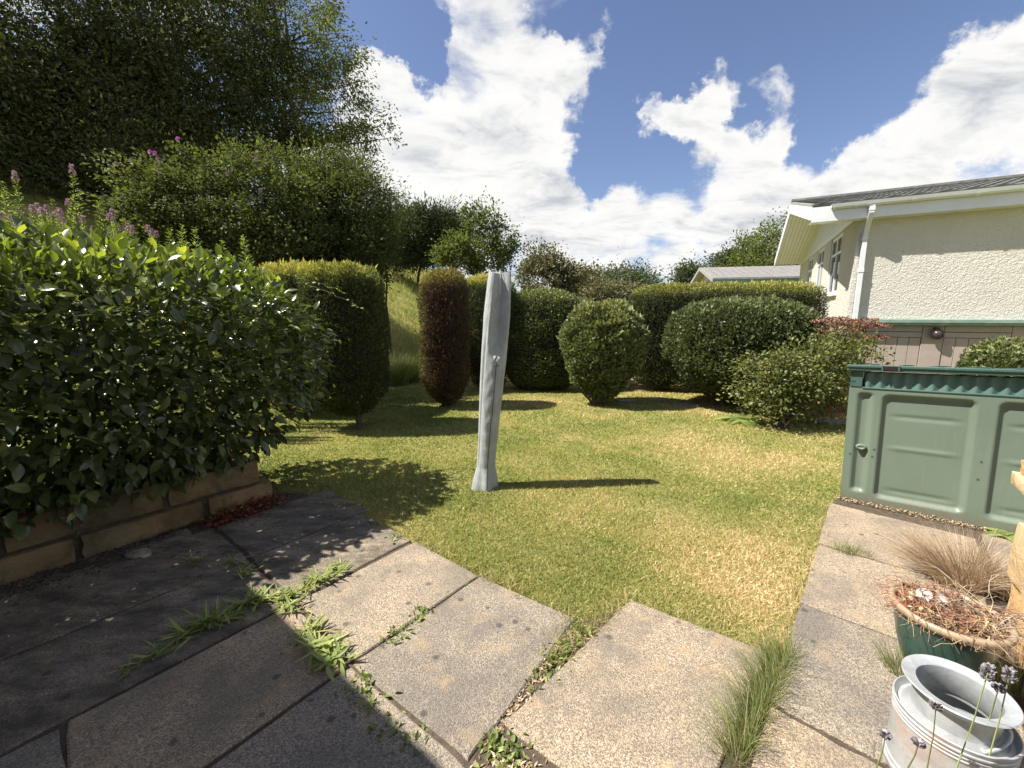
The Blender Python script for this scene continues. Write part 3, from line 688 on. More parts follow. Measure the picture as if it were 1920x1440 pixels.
mb = MB(); mb.box(sp_(0, 0, 0), -SN*SD, -SU*.004, SZ*.93); mb.box(sp_(SWD, 0, 0), -SN*SD, SU*.004, SZ*.93); mb.box(sp_(0, 0, SD), SU*SWD, -SN*.004, SZ*.93)
mb.build('side_wall', M['shed_body'], shed)
for (u_, w_, d_, l_) in ((0., .075, -.006, .10), (0., .03, .10, SD-.11), (SWD-.075, .075, -.006, .10), (SWD-.03, .03, .10, SD-.11)):
    mb = MB(); mb.box(sp_(u_, .96, d_), SU*w_, -SN*l_, SZ*(.155 if w_ > .05 else .06), .004); cbk = mb.build('corner_block', M['shed_lid'], shed)
    if u_ == 0. and w_ > .05:
        for z_ in (1.005, 1.045): mb = MB(); mb.box(sp_(.0, z_, -.009), SU*.03, -SN*.01, SZ*.012); mb.build('rib', M['shed_lid'], cbk)
# corrugated strip
us = np.linspace(.085, SWD-.08, 260); V = []
for z_ in (.955, 1.078):
    for u in us: V.append(sp_(u, z_+(.002*math.cos(u*2*PI/.072) if z_ > 1.0 else 0), .018+.009*math.cos(u*2*PI/.072)))
n_ = len(us); F = np.array([(q, q+1, n_+q+1, n_+q) for q in range(n_-1)]); M['strip'] = green_plastic('pale_teal_plastic', (.085, .155, .135), fade=(.13, .21, .185)); mk('corrugated_strip', V, F, M['strip'], shed, smooth=True)
mb = MB(); mb.box(sp_(.075, .948, -.006), SU*(SWD-.15), -SN*.05, SZ*.012, .003); mb.box(sp_(.08, .96, .06), SU*(SWD-.16), -SN*.01, SZ*.12); mb.build('lintel', M['shed_lid'], shed)
# lid: overhanging tray with an upstand and a catch
LDn = -SN*(SD+.09)-SZ*.085
mb = MB(); mb.box(sp_(-.03, 1.115, -.045), SU*(SWD+.06), LDn, SZ*.026, .007); mb.box(sp_(-.025, 1.093, -.035), SU*(SWD+.05), -SN*.02, SZ*.028, .004)
mb.box(sp_(-.025, 1.085, -.01), SU*.02, LDn*.9, SZ*.03, .004)
for k_ in range(7): mb.box(sp_(.12+k_*.19, 1.140, .0), SU*.05, LDn*.85, SZ*.007, .002)
lid = mb.build('lid', M['shed_lid'], shed)
mb = MB(); mb.box(sp_(.185, 1.102, -.052), SU*.09, -SN*.014, SZ*.034, .003); mb.build('catch', M['black_iron'], lid)
mb = MB()
for u_ in (.178, .272): mb.box(sp_(u_, 1.098, -.056), SU*.010, -SN*.016, SZ*.044, .002)
mb.build('catch_lug', M['shed_lid'], lid)
# knob
kc = sp_(.10, .475, -.0); V = []; n_ = 22
for rr, dd_ in ((.024, -.028), (.026, -.001), (.024, .010), (.017, .015), (.0155, .012), (.001, .012)):
    for k_ in range(n_): V.append(kc+SN*dd_+(SU*math.cos(2*PI*k_/n_)*1.35+SZ*math.sin(2*PI*k_/n_)*.85)*rr)
mk('knob', V, np.array([(f_*n_+k_, f_*n_+(k_+1) % n_, (f_+1)*n_+(k_+1) % n_, (f_+1)*n_+k_) for f_ in range(5) for k_ in range(n_)]), M['shed_body'], shed, smooth=True)
M['hole'] = plain('dark_recess', (.06, .08, .06), .8)
for (u_, z_) in ((.175, .46), (.168, .40), (.03, .40), (.745, .47), (.74, .34)):
    mb = MB(); mb.box(sp_(u_, z_, -.001), SU*.013, -SN*.0, SZ*.016); mb.V = [tuple(v) for v in [sp_(u_, z_, -.0015), sp_(u_+.013, z_, -.0015), sp_(u_+.013, z_+.015, -.0015), sp_(u_, z_+.015, -.0015), sp_(u_, z_, .002), sp_(u_+.013, z_, .002), sp_(u_+.013, z_+.015, .002), sp_(u_, z_+.015, .002)]]
    mb.build('slot', M['hole'], shed)
# debris gravel along its foot
P = np.array([sp_(random.uniform(-.05, .9), 0, -random.uniform(.0, .07)) for _ in range(260)]); P[:, 2] = .032
D = unit(rng.normal(size=(260, 3))); o = leaf_obj('gravel', P, D, unit(rng.normal(size=(260, 3))), rng.uniform(.006, .022, 260), (np.array([(0, 0, 0), (1, 0, 0), (.4, .9, 0), (.4, .4, .7)]), np.array([(0, 2, 1), (0, 1, 3), (1, 2, 3), (2, 0, 3)])), rng.random(260), plain('tan_gravel', (.34, .25, .15), .9, .4, 30)); tag(o)

# ================================================================== stone pier at the right edge
SW0 = np.array((2.325, 1.80, 0)); pier = thing('stone_pier', 'rough golden stone pier cut off at the right edge', 'stone wall', tuple(SW0))
m, t = new_mat('golden_ashlar'); co = t.n('ShaderNodeTexCoord').outputs['Object']
n1 = t.noise(co, 7, 8, .65, .5); n2 = t.noise(co, 70, 5, .7); oi = t.n('ShaderNodeObjectInfo').outputs['Random']
c = t.ramp(n1, [(.3, (.36, .17, .06)), (.5, (.52, .32, .14)), (.72, (.60, .46, .26))]); c = t.mix(t.math('MULTIPLY', oi, .55), c, rgb(.62, .55, .38))
c = t.mix(t.n('ShaderNodeMapRange', {0: n2, 1: .58, 2: .8, 3: 0, 4: .4}).outputs[0], c, rgb(.20, .13, .07))
b = t.n('ShaderNodeBsdfPrincipled', {'Base Color': c, 'Roughness': .9, 'Specular IOR Level': .2}); bn = t.n('ShaderNodeBump', {'Height': n1, 'Strength': .8, 'Distance': .03}); t.l(bn.outputs[0], b.inputs['Normal'])
t.l(b.outputs[0], t.n('ShaderNodeOutputMaterial').inputs[0]); M['gold'] = m
for (z0, h, off) in ((.0, .30, .02), (.306, .27, .0), (.582, .15, .03)):
    rough_block(SW0+DA*off-DB*.44+UZ*z0, DA*.62, DB*.46, UZ*h, M['gold'], pier, 'stone', (6, 6, 3), .004, seed=int(z0*100)+5, bev=.009)
rough_block(SW0-DA*.03-DB*.48+UZ*.738, DA*.70, DB*.54, UZ*.055, M['gold'], pier, 'coping', (6, 6, 2), .003, seed=77, bev=.006)
rough_block(SW0-DA*.015-DB*.46+UZ*.798, DA*.66, DB*.50, UZ*.06, M['gold'], pier, 'coping', (6, 6, 2), .003, seed=78, bev=.008)
edg = thing('stone_edging', 'low pale stone edging beside the metal churn', 'stone edging', (1.9, 1.2, 0))
rough_block(np.array((1.62, .86, 0.028)), DB*.45, DA*.14, UZ*.06, M['gold'], edg, 'stone', (5, 3, 2), .008, 90); rough_block(np.array((1.62, .86, 0.028))+DB*.47, DB*.40, DA*.13, UZ*.055, M['gold'], edg, 'stone', (5, 3, 2), .008, 91)

exec_after = []
# ================================================================== ROTARY AIRER under its grey cover
m, t = new_mat('grey_cover_fabric'); co = t.n('ShaderNodeTexCoord').outputs['Object']
n1 = t.noise(co, 9, 6, .6, .6); n2 = t.noise(t.n('ShaderNodeMapping', {'Vector': co, 'Scale': (1, 1, .5)}).outputs[0], 30, 5, .6, .3); n3 = t.noise(co, 600, 2)
c = t.ramp(n1, [(.35, (.29, .315, .31)), (.55, (.35, .37, .365)), (.75, (.40, .415, .405))]); c = t.mix(t.n('ShaderNodeMapRange', {0: n2, 1: .6, 2: .8, 3: 0, 4: .3}).outputs[0], c, rgb(.27, .31, .26))
b = t.n('ShaderNodeBsdfPrincipled', {'Base Color': c, 'Roughness': .8, 'Specular IOR Level': .25})
bn = t.n('ShaderNodeBump', {'Height': t.math('ADD', t.math('MULTIPLY', n2, 1.5), t.math('MULTIPLY', n3, .1)), 'Strength': .6, 'Distance': .006}); t.l(bn.outputs[0], b.inputs['Normal'])
t.l(b.outputs[0], t.n('ShaderNodeOutputMaterial').inputs[0]); M['cover'] = m
AB = np.array((-.25, 3.57, 0.)); AT = np.array((-.098, 3.57, 1.90))
air = thing('rotary_airer', 'folded rotary clothes airer in a leaning grey fabric cover on the lawn', 'clothes airer', tuple(AB))
nt_, nh_ = 120, 110; V = []
wz = [(0, .118), (.03, .112), (.10, .083), (.2, .083), (.45, .100), (.62, .110), (.8, .112), (.93, .102), (1, .092)]
for j_ in range(nh_+1):
    f = j_/nh_; R_ = np.interp(f, [a for a, _ in wz], [b for _, b in wz]); c_ = AB+(AT-AB)*f
    for i_ in range(nt_):
        th = 2*PI*i_/nt_   # th=-90deg faces the viewer
        cx, cy = math.cos(th), math.sin(th); dep = .80+.2*(1-f)
        r = R_
        # deep channel on the front from the top to the pocket (f>.62)
        a_ = (th+PI/2+PI) % (2*PI)-PI    # angle from the front, + = right
        if f > .60:
            g_ = min(1, (f-.60)/.14); wdt = .52+.2*(f-.6); ch = math.exp(-((a_-.22)/wdt)**4); r -= R_*.70*g_*ch
            r += .018*g_*math.exp(-((a_-.98)/.17)**2)+.010*g_*math.exp(-((a_+.62)/.2)**2)
        # small vertical tucks beside the zip and diagonal creases
        wr = .0016*math.sin(f*95+3*math.sin(a_*2+f*7))*math.exp(-((a_+.1)/.35)**2)*(f < .6)+.0008*math.sin(a_*7+f*13)+.0006*math.sin(a_*11+f*37)-.008*math.exp(-((a_+.75+.15*math.sin(f*5))/.10)**2)*min(1, f*3)+.005*math.exp(-((a_+1.0)/.12)**2)-.006*math.exp(-((a_-.75-.1*f)/.09)**2)*(f < .6)
        r += wr
        if f < .12: r += .010*math.sin(a_*5)*(1-f/.12)
        z = c_[2]+(0 if f < .985 else 0)
        if f > .93: z += (.035*(abs(cx)**3)-.035)*(f-.93)/.07
        if f < .02: z += .0
        V.append((c_[0]+cx*r, c_[1]+cy*r*dep, z+.0))
F = np.array([(j_*nt_+i_, j_*nt_+(i_+1) % nt_, (j_+1)*nt_+(i_+1) % nt_, (j_+1)*nt_+i_) for j_ in range(nh_) for i_ in range(nt_)])
cov_o = mk('cover', V, F, M['cover'], air, smooth=True)
Vc = np.array(V)
# inner closing sheet near the top
def surf(a_, f, out=.0):
    i_ = int(round(((a_-PI/2) % (2*PI))/(2*PI)*nt_)) % nt_; j_ = int(round(f*nh_)); p = Vc[j_*nt_+i_].copy(); c_ = AB+(AT-AB)*(j_/nh_); d = p-c_; d[2] = 0; return p+d/np.linalg.norm(d)*out
topr = Vc[(nh_-3)*nt_:(nh_-2)*nt_]; cc_ = topr.mean(0); cc_[2] -= .03
mk('cover_top', list(topr)+[cc_], [(q, (q+1) % nt_, nt_) for q in range(nt_)], M['cover'], air, smooth=True)
# zip seam
mb = MB(); zp = [surf(.30-.10*(1-f), f, .0015) for f in np.linspace(.01, .60, 40)]; mb.tube(zp, .0042, 5)
M['zip'] = plain('dark_zip', (.07, .075, .08), .6); mb.build('zip', M['zip'], cov_o)
V = []; F = []
for j_ in range(7):
    for i_ in range(9):
        p = surf(.02+.5*i_/8, .585+.045*j_/6, .006+.004*math.sin(i_*1.1+j_*.6)*(1 if j_ < 4 else .4)-.004*(j_ > 5)); V.append(p)
F = [(j_*9+i_, j_*9+i_+1, (j_+1)*9+i_+1, (j_+1)*9+i_) for j_ in range(6) for i_ in range(8)]
mk('pocket', V, F, M['cover'], cov_o, smooth=True)
mb = MB(); mb.tube([surf(.02+.5*i_/8, .585, .007) for i_ in range(9)], .003, 5); mb.build('pocket_hem', M['zip'], cov_o)
mb = MB(); mb.tube([AB+UZ*.0, AT-UZ*.1], .02, 10); mb.build('pole', plain('galvanised_pole', (.4, .4, .4), .4, metal=.8), air)
mb = MB(); tp = [AT+np.array((.0, -.03, .0)), AT+np.array((.004, -.055, -.1)), AT+np.array((.0, -.05, -.2))]; mb.tube(tp, .0022, 4); mb.build('cord', M['white_upvc'], air)

# ================================================================== POT, CHURN, DRY PLANTS
M['pot'] = plain('green_glazed_pot', (.028, .075, .06), .22, .35, 4, dirt=(.10, .14, .11), dirt_amt=.4, dirt_scale=6, bump=.1); M['pot_rim'] = plain('tan_glazed_rim', (.33, .25, .165), .35, .2, 12, dirt=(.25, .13, .07), dirt_amt=.6)
PC = np.array((1.78, 1.53, .03)); PR = .170
pot = thing('plant_pot', 'green glazed pot with tan rim full of dead brown stems', 'plant pot', tuple(PC))
mb = MB(); mb.lathe(PC, [(.001, 0), (PR*.60, 0), (PR*.66, .02), (PR*.86, .14), (PR*.97, .25), (PR*1.0, .272)], 64); mb.build('bowl', M['pot'], pot, smooth=True)
mb = MB(); mb.lathe(PC, [(PR*1.0, .270), (PR*1.05, .272), (PR*1.085, .283), (PR*1.08, .297), (PR*1.02, .303), (PR*.96, .298), (PR*.93, .28), (PR*.91, .22)], 64); mb.build('rim', M['pot_rim'], pot, smooth=True)
mb = MB(); V = [(PC[0]+PR*.94*r_*math.cos(2*PI*k_/40), PC[1]+PR*.94*r_*math.sin(2*PI*k_/40), PC[2]+.262+.018*math.sin(k_*1.3+r_*9)*r_*(1.2-r_)) for r_ in (.01, .3, .6, .85, 1.) for k_ in range(40)]
mb.add(V, [(f_*40+k_, f_*40+(k_+1) % 40, (f_+1)*40+(k_+1) % 40, (f_+1)*40+k_) for f_ in range(4) for k_ in range(40)]); mb.build('compost', M['soil'], pot, smooth=True)
def curls(name, c, R_, n, hgt, mat, parent, thick=.0016, seed=1, spread=1.3, lo=.15):
    r = random.Random(seed); mb = MB()
    for _ in range(n):
        a = r.uniform(0, 2*PI); q = R_*math.sqrt(r.random()); p = np.array((c[0]+q*math.cos(a), c[1]+q*math.sin(a), c[2])); d = np.array((r.gauss(0, .8), r.gauss(0, .8), r.uniform(lo, 1.))); pts = [p]; L = hgt*r.uniform(.5, 1.5)/6
        for k_ in range(6):
            d = d/np.linalg.norm(d); p = p+d*L; pts.append(p); d = d+np.array((r.gauss(0, .35), r.gauss(0, .35), -spread*.28+r.gauss(0, .2)))
            if p[2] < c[2]+.005: d[2] = abs(d[2])
        th = thick*r.uniform(.6, 1.5); mb.tube(pts, [th*(1-.1*k_) for k_ in range(7)], 4)
    return mb.build(name, mat, parent)
dry_pot = thing('dead_plant', 'tangle of dead brown and red stems in the green pot', 'dead plant', tuple(PC+UZ*.26))
TC = PC+UZ*.275
M['dry_brown'] = plain('dry_brown_stem', (.20, .115, .075), .85, .4, 20); M['dry_red'] = plain('dry_red_stem', (.30, .075, .045), .8, .4, 20); M['straw'] = plain('straw', (.50, .38, .22), .8, .3, 20); M['grey_stem'] = plain('grey_dead_stem', (.30, .25, .20), .85, .3, 20)
curls('brown_stem', TC, PR*.85, 300, .16, M['dry_brown'], dry_pot, .0016, 2)['kind'] = 'stuff'
curls('red_stem', TC+np.array((-.07, .04, 0)), PR*.5, 70, .14, M['dry_red'], dry_pot, .0018, 3)['kind'] = 'stuff'
curls('straw_stem', TC, PR*.9, 200, .16, M['straw'], dry_pot, .0012, 4)['kind'] = 'stuff'
curls('twig', TC+np.array((.07, -.02, 0)), PR*.6, 34, .26, M['grey_stem'], dry_pot, .0017, 5, .6)['kind'] = 'stuff'
n_ = 500; a_ = rng.uniform(0, 2*PI, n_); q_ = PR*.9*np.sqrt(rng.random(n_)); P = np.stack([TC[0]+q_*np.cos(a_), TC[1]+q_*np.sin(a_), TC[2]+rng.uniform(-.005, .03, n_)], 1)
M['dead_leaf'] = foliage('dead_leaf', [(0, (.14, .07, .04)), (.4, (.30, .11, .05)), (.75, (.42, .27, .14)), (1, (.55, .45, .30))], .8, .1, .2, hue=.5, sat=1.)
leaf_obj('dead_leaf', P, unit(rng.normal(size=(n_, 3))+(0, 0, .2)), unit(rng.normal(size=(n_, 3))+(0, 0, 1)), rng.uniform(.012, .03, n_), T_ovate(.6, .2, -.3), rng.random(n_), M['dead_leaf'], dry_pot)
# small green shoots in the pot
M['weed'] = foliage('weed_leaf', [(0, (.09, .15, .025)), (.5, (.18, .26, .045)), (.85, (.32, .40, .09)), (1, (.50, .42, .14))], .5, .35)
n_ = 60; P = TC+np.array((.02, -.05, .0))+rng.normal(size=(n_, 3))*(.03, .03, .006); leaf_obj('green_shoot', P, unit(rng.normal(size=(n_, 3))+(0, 0, 1)), unit(rng.normal(size=(n_, 3))+(0, 0, 1)), rng.uniform(.015, .03, n_), T_ovate(.5), rng.random(n_), M['weed'], dry_pot)
# white shard / feathers lying on the pot
sh = thing('white_shard', 'broken white ceramic pieces lying in the green plant pot', 'pottery shard', tuple(TC+np.array((-.035, .07, .02))))
for q in range(2):
    c0 = TC+np.array((-.03+.05*q, .075-.04*q, .03)); mb = MB(); r = random.Random(40+q); k = 7
    ring = [np.array((math.cos(2*PI*i/k)*r.uniform(.026, .046), math.sin(2*PI*i/k)*r.uniform(.016, .03), 0)) for i in range(k)]
    ring = [v+UZ*(v[0]*.5*(-1)**q+v[1]*.5+.012*math.cos(v[0]*60)) for v in ring]
    mb.add([c0+v for v in ring]+[c0+v+UZ*.004 for v in ring], [tuple(range(k-1, -1, -1)), tuple(range(k, 2*k))]+[(i, (i+1) % k, k+(i+1) % k, k+i) for i in range(k)])
    mb.build('shard', plain('white_ceramic', (.52, .51, .48), .6, .2, 30, dirt=(.25, .22, .18), dirt_amt=.5, dirt_scale=25) if q == 0 else bpy.data.materials['white_ceramic'], sh)
# galvanised churn
m, t = new_mat('galvanised_steel'); co = t.n('ShaderNodeTexCoord').outputs['Object']
n1 = t.noise(co, 16, 6, .6, .6); vo = t.n('ShaderNodeTexVoronoi', {'Vector': co, 'Scale': 42.0}); g1 = t.n('ShaderNodeSeparateColor', {0: vo.outputs['Color']}).outputs[0]
c = t.mix(t.math('MULTIPLY', g1, .35), rgb(.42, .44, .45), rgb(.60, .62, .62)); c = t.mix(t.n('ShaderNodeMapRange', {0: n1, 1: .5, 2: .72, 3: 0, 4: .5}).outputs[0], c, rgb(.20, .215, .22))
ru = t.n('ShaderNodeSeparateXYZ', {0: co}); 
rust = t.noise(t.n('ShaderNodeMapping', {'Vector': co, 'Location': (5, 3, 1), 'Scale': (1, 1, .8)}).outputs[0], 7, 8, .65, .3)
side = t.n('ShaderNodeMapRange', {0: t.math('ADD', t.math('MULTIPLY', ru.outputs[0], -1.0), t.math('MULTIPLY', ru.outputs[1], -.12)), 1: .10, 2: .16, 3: 0, 4: 1}).outputs[0]
zr_ = t.n('ShaderNodeMapRange', {0: ru.outputs[2], 1: .10, 2: .2, 3: 0, 4: 1}).outputs[0]; zr2 = t.n('ShaderNodeMapRange', {0: ru.outputs[2], 1: .255, 2: .27, 3: 1, 4: 0}).outputs[0]
rf = t.math('MULTIPLY', t.math('MULTIPLY', side, t.math('MULTIPLY', zr_, zr2)), t.n('ShaderNodeMapRange', {0: rust, 1: .44, 2: .52, 3: 0, 4: 1}).outputs[0], clamp=True)
c = t.mix(rf, c, rgb(.36, .13, .04)); met = t.math('MULTIPLY', t.math('SUBTRACT', 1.0, rf), .40); ro = t.math('ADD', t.math('MULTIPLY', rf, .4), t.math('ADD', .38, t.math('MULTIPLY', n1, .15)))
b = t.n('ShaderNodeBsdfPrincipled', {'Base Color': c, 'Roughness': ro, 'Metallic': met}); bn = t.n('ShaderNodeBump', {'Height': n1, 'Strength': .25, 'Distance': .008}); t.l(bn.outputs[0], b.inputs['Normal'])
t.l(b.outputs[0], t.n('ShaderNodeOutputMaterial').inputs[0]); M['galv'] = m
CC = np.array((1.375, 1.12, .031))
churn = thing('metal_churn', 'galvanised milk churn with rust streak and open flared neck beside the pot', 'milk churn', tuple(CC))
def tor(r, z, a=.004): return [(r, z-a), (r+a, z-a*.5), (r+a, z+a*.5), (r, z+a)]
body = [(.001, .003), (.134, .003), (.138, .01)]+tor(.138, .03, .005)+tor(.137, .05, .003)+[(.1365, .10), (.136, .2)]+tor(.136, .212, .003)+tor(.136, .224, .003)+tor(.1365, .238, .004)+[(.139, .25), (.141, .256), (.137, .258), (.131, .246), (.128, .235), (.102, .240), (.100, .25), (.098, .315)]
mb = MB(); mb.lathe(CC, body, 72); autosmooth(mb.build('body', M['galv'], churn), 50)
mb = MB(); mb.lathe(CC, [(.098, .312), (.102, .327), (.114, .336), (.127, .341), (.1295, .345), (.127, .348), (.112, .343), (.0945, .338), (.0935, .332), (.0935, .26), (.128, .228), (.131, .20), (.131, .012), (.001, .01)], 72); autosmooth(mb.build('neck', M['galv'], churn), 60)
mb = MB(); pts = []
for k_ in range(15):
    a = math.radians(-105+k_*8); rr = .113; pts.append(CC+np.array((math.cos(a)*rr, math.sin(a)*rr, .243+.030*math.sin(PI*k_/14))))
mb.tube(pts, .0052, 8); mb.build('handle', M['galv'], churn, smooth=True)

# ---- generic grass tuft
def tuft(name, c, n, L, spread, mat, parent=None, lean=(0, 0), w_=.006, seed=3, rad=.05, seg=5, droop=.6, kind='stuff', line=None):
    r = np.random.default_rng(seed); a = r.uniform(0, 2*PI, n); rr = rad*np.sqrt(r.random(n)); P = np.stack([c[0]+rr*np.cos(a), c[1]+rr*np.sin(a), np.full(n, c[2])], 1)
    if line is not None: P = P+np.outer(r.uniform(-.5, .5, n), line)
    h = np.stack([np.cos(a), np.sin(a), np.zeros(n)], 1)*r.uniform(.1, 1, n)[:, None]*spread+np.array((lean[0], lean[1], 0)); d = unit(h+np.array((0, 0, 1.)));
    Ls = L*r.uniform(.45, 1.05, n); side = unit(np.cross(d, r.normal(size=(n, 3)))); V = []; p = P.copy()
    for k_ in range(seg+1):
        ww = (w_*(1-(k_/seg)**1.5)+.0004)*.5; V.append(p-side*ww); V.append(p+side*ww); p = p+d*(Ls/seg)[:, None]; d = unit(d+h*droop*.35-np.array((0, 0, droop*.22))*(k_+1)/seg)
    V = np.stack(V, 1).reshape(-1, 3); k2 = 2*(seg+1); F = []
    for k_ in range(seg): F += [(2*k_, 2*k_+1, 2*k_+3), (2*k_, 2*k_+3, 2*k_+2)]
    F = (np.array(F)[None]+(np.arange(n)*k2)[:, None, None]).reshape(-1, 3)
    o = mk(name, V, F, mat, parent, None if parent is not None else tuple(c), rnd=np.repeat(r.random(n), k2))
    if kind: o['kind'] = kind
    return o
M['dry_grass'] = foliage('dry_grass_blade', [(0, (.30, .19, .09)), (.4, (.46, .33, .17)), (.8, (.62, .50, .30)), (1, (.70, .60, .42))], .7, .3, .2, (1.1, 1.05, .9))
M['fine_grass'] = foliage('fine_green_blade', [(0, (.09, .15, .03)), (.5, (.17, .25, .05)), (.8, (.33, .36, .12)), (1, (.60, .50, .28))], .6, .35, .2)
DG = G(1795, 1092, .03)
dg = thing('dry_grass_tussock', 'straw coloured dry grass tussock spilling over the path behind the pot', 'grass tussock', tuple(DG))
tuft('dry_blade', DG, 1500, .34, .95, M['dry_grass'], dg, (-.22, .1), .0022, 5, .11, 6, .55)
tuft('dry_blade', DG+np.array((.16, -.1, 0)), 600, .24, .8, M['dry_grass'], dg, (0, .1), .0022, 15, .08, 6, .5)
mb = MB(); mb.lathe(DG, [(.12, -.01), (.1, .03), (.05, .05), (.001, .055)], 14); mb.build('crown', M['dry_brown'], dg, smooth=True)

# ================================================================== FOLIAGE
M['camellia'] = foliage('camellia_leaf', [(0, (.04, .058, .016)), (.4, (.08, .115, .027)), (.68, (.14, .20, .036)), (.82, (.26, .36, .03)), (1, (.50, .56, .05))], .26, .22, .6, (1.4, 1.6, .4))
M['yew'] = foliage('yew_leaf', [(0, (.07, .042, .022)), (.2, (.045, .055, .02)), (.5, (.07, .10, .026)), (.75, (.20, .24, .04)), (1, (.55, .52, .07))], .6, .25, .2)
M['yew_purple'] = foliage('bronze_yew_leaf', [(0, (.075, .032, .026)), (.35, (.095, .052, .030)), (.6, (.11, .085, .03)), (.8, (.20, .20, .045)), (1, (.38, .37, .07))], .6, .25, .2, (1.3, 1.1, .5))
M['privet'] = foliage('privet_leaf', [(0, (.045, .06, .022)), (.4, (.09, .125, .035)), (.75, (.17, .215, .065)), (1, (.34, .36, .12))], .45, .25, .35)
M['dark_leaf'] = foliage('dark_tree_leaf', [(0, (.025, .034, .016)), (.5, (.065, .082, .032)), (.85, (.14, .16, .05)), (1, (.14, .15, .03))], .65, .3, .12)
M['mid_leaf'] = foliage('mid_tree_leaf', [(0, (.04, .06, .016)), (.5, (.10, .14, .032)), (.85, (.18, .22, .05)), (1, (.30, .30, .09))], .65, .45, .12)
M['rose_leaf'] = foliage('rose_leaf', [(0, (.035, .05, .015)), (.5, (.085, .115, .03)), (.85, (.16, .19, .045)), (1, (.28, .29, .08))], .6, .35, .15)
M['gorse_leaf'] = foliage('gorse_needle', [(0, (.02, .035, .015)), (.5, (.04, .065, .022)), (1, (.08, .11, .035))], .6, .2, .2)
M['brown_leaf'] = foliage('bronze_green_leaf', [(0, (.06, .06, .03)), (.5, (.13, .13, .06)), (1, (.26, .23, .12))], .5, .3, .3)
M['far_leaf'] = foliage('far_tree_leaf', [(0, (.045, .07, .045)), (.5, (.08, .11, .06)), (1, (.14, .17, .09))], .6, .3, .2)
M['yellow_leaf'] = foliage('golden_shrub_leaf', [(0, (.05, .08, .02)), (.35, (.13, .16, .03)), (.66, (.30, .29, .045)), (1, (.58, .44, .09))], .45, .35, .35)
M['weedy_leaf'] = foliage('loosestrife_leaf', [(0, (.08, .13, .02)), (.5, (.18, .27, .035)), (1, (.34, .42, .07))], .5, .4, .3)
M['pink'] = foliage('mauve_pink_petal', [(0, (.28, .17, .21)), (.5, (.42, .28, .33)), (1, (.55, .42, .46))], .6, .3, .2, (1, .9, 1), hue=.5, sat=1.)
M['magenta'] = foliage('magenta_petal', [(0, (.50, .10, .40)), (.5, (.62, .22, .55)), (1, (.72, .40, .70))], .6, .3, .2, (1, .9, 1), hue=.5, sat=1.)
M['rust'] = foliage('rusty_red_flower', [(0, (.16, .06, .045)), (.5, (.30, .13, .10)), (1, (.42, .25, .18))], .7, .2, .2, (1, .8, .8), hue=.5, sat=1.)
M['redcover'] = foliage('red_ground_cover_leaf', [(0, (.12, .02, .02)), (.5, (.25, .05, .04)), (.8, (.25, .12, .05)), (1, (.12, .14, .03))], .5, .2, .3, hue=.5, sat=1.)
def superq(n, C, a, b, c, pexp, qexp, taper, shell, seed, yaw=0, rough=.04, freq=3.5):
    """points in the outer shell of a tapered superellipsoid; returns P, outward normal, depth 0..1, relative height"""
    r = np.random.default_rng(seed); out = []; nn = []; ff = []; hh = []; got = 0
    while got < n:
        m_ = n*3; X = r.uniform(-1.12, 1.12, (m_, 3)); h = (X[:, 2]+1)/2; tp = taper(np.clip(h, 0, 1))
        x = X[:, 0]/tp; y = X[:, 1]/tp; e = (np.abs(x)**pexp+np.abs(y)**pexp)**(1/pexp); f = (e**qexp+np.abs(X[:, 2])**qexp)**(1/qexp)
        W = X*(a, b, c); f = f*(1-rough*fsum(W+np.array(C), seed, freq*2.2))
        dth = shell/np.minimum(np.minimum(a, b), c); k = (f > 1-dth) & (f < 1)
        X = X[k]; x = x[k]; y = y[k]; e = e[k]; f = f[k]; h = h[k]
        g = np.stack([np.sign(x)*np.abs(x)**(pexp-1)*np.maximum(e, 1e-3)**(qexp-pexp)/a, np.sign(y)*np.abs(y)**(pexp-1)*np.maximum(e, 1e-3)**(qexp-pexp)/b, np.sign(X[:, 2])*np.abs(X[:, 2])**(qexp-1)/c], 1)
        out.append(X*(a, b, c)); nn.append(unit(g)); ff.append((1-f)/dth); hh.append(h); got += len(X)
    P = np.concatenate(out)[:n]; N = np.concatenate(nn)[:n]; f = np.concatenate(ff)[:n]; h = np.concatenate(hh)[:n]
    cy, sy = math.cos(yaw), math.sin(yaw); R_ = np.array([[cy, -sy, 0], [sy, cy, 0], [0, 0, 1]])
    return P @ R_.T+np.array(C), N @ R_.T, f, h
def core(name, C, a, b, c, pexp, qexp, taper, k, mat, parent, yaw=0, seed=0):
    """dark closed twig core a little inside the leaf shell, added to block light"""
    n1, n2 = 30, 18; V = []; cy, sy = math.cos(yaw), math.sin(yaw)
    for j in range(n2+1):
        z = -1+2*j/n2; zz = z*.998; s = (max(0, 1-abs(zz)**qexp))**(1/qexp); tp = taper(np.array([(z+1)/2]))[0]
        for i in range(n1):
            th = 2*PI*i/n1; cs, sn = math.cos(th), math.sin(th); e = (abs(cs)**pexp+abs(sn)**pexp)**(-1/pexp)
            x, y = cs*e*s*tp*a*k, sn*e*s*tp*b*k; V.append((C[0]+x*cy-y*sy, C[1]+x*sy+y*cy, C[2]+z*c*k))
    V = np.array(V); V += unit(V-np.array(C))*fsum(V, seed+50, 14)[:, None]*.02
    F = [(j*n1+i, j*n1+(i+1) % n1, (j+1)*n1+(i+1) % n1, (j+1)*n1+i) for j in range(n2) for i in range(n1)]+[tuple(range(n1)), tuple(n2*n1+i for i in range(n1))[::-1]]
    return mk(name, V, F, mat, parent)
M['inner'] = plain('light_blocking_twig_core', (.022, .020, .012), .95, .5, 30, bump=1, bscale=40)  # near-black twig mass, added inside the clipped shrubs to block light
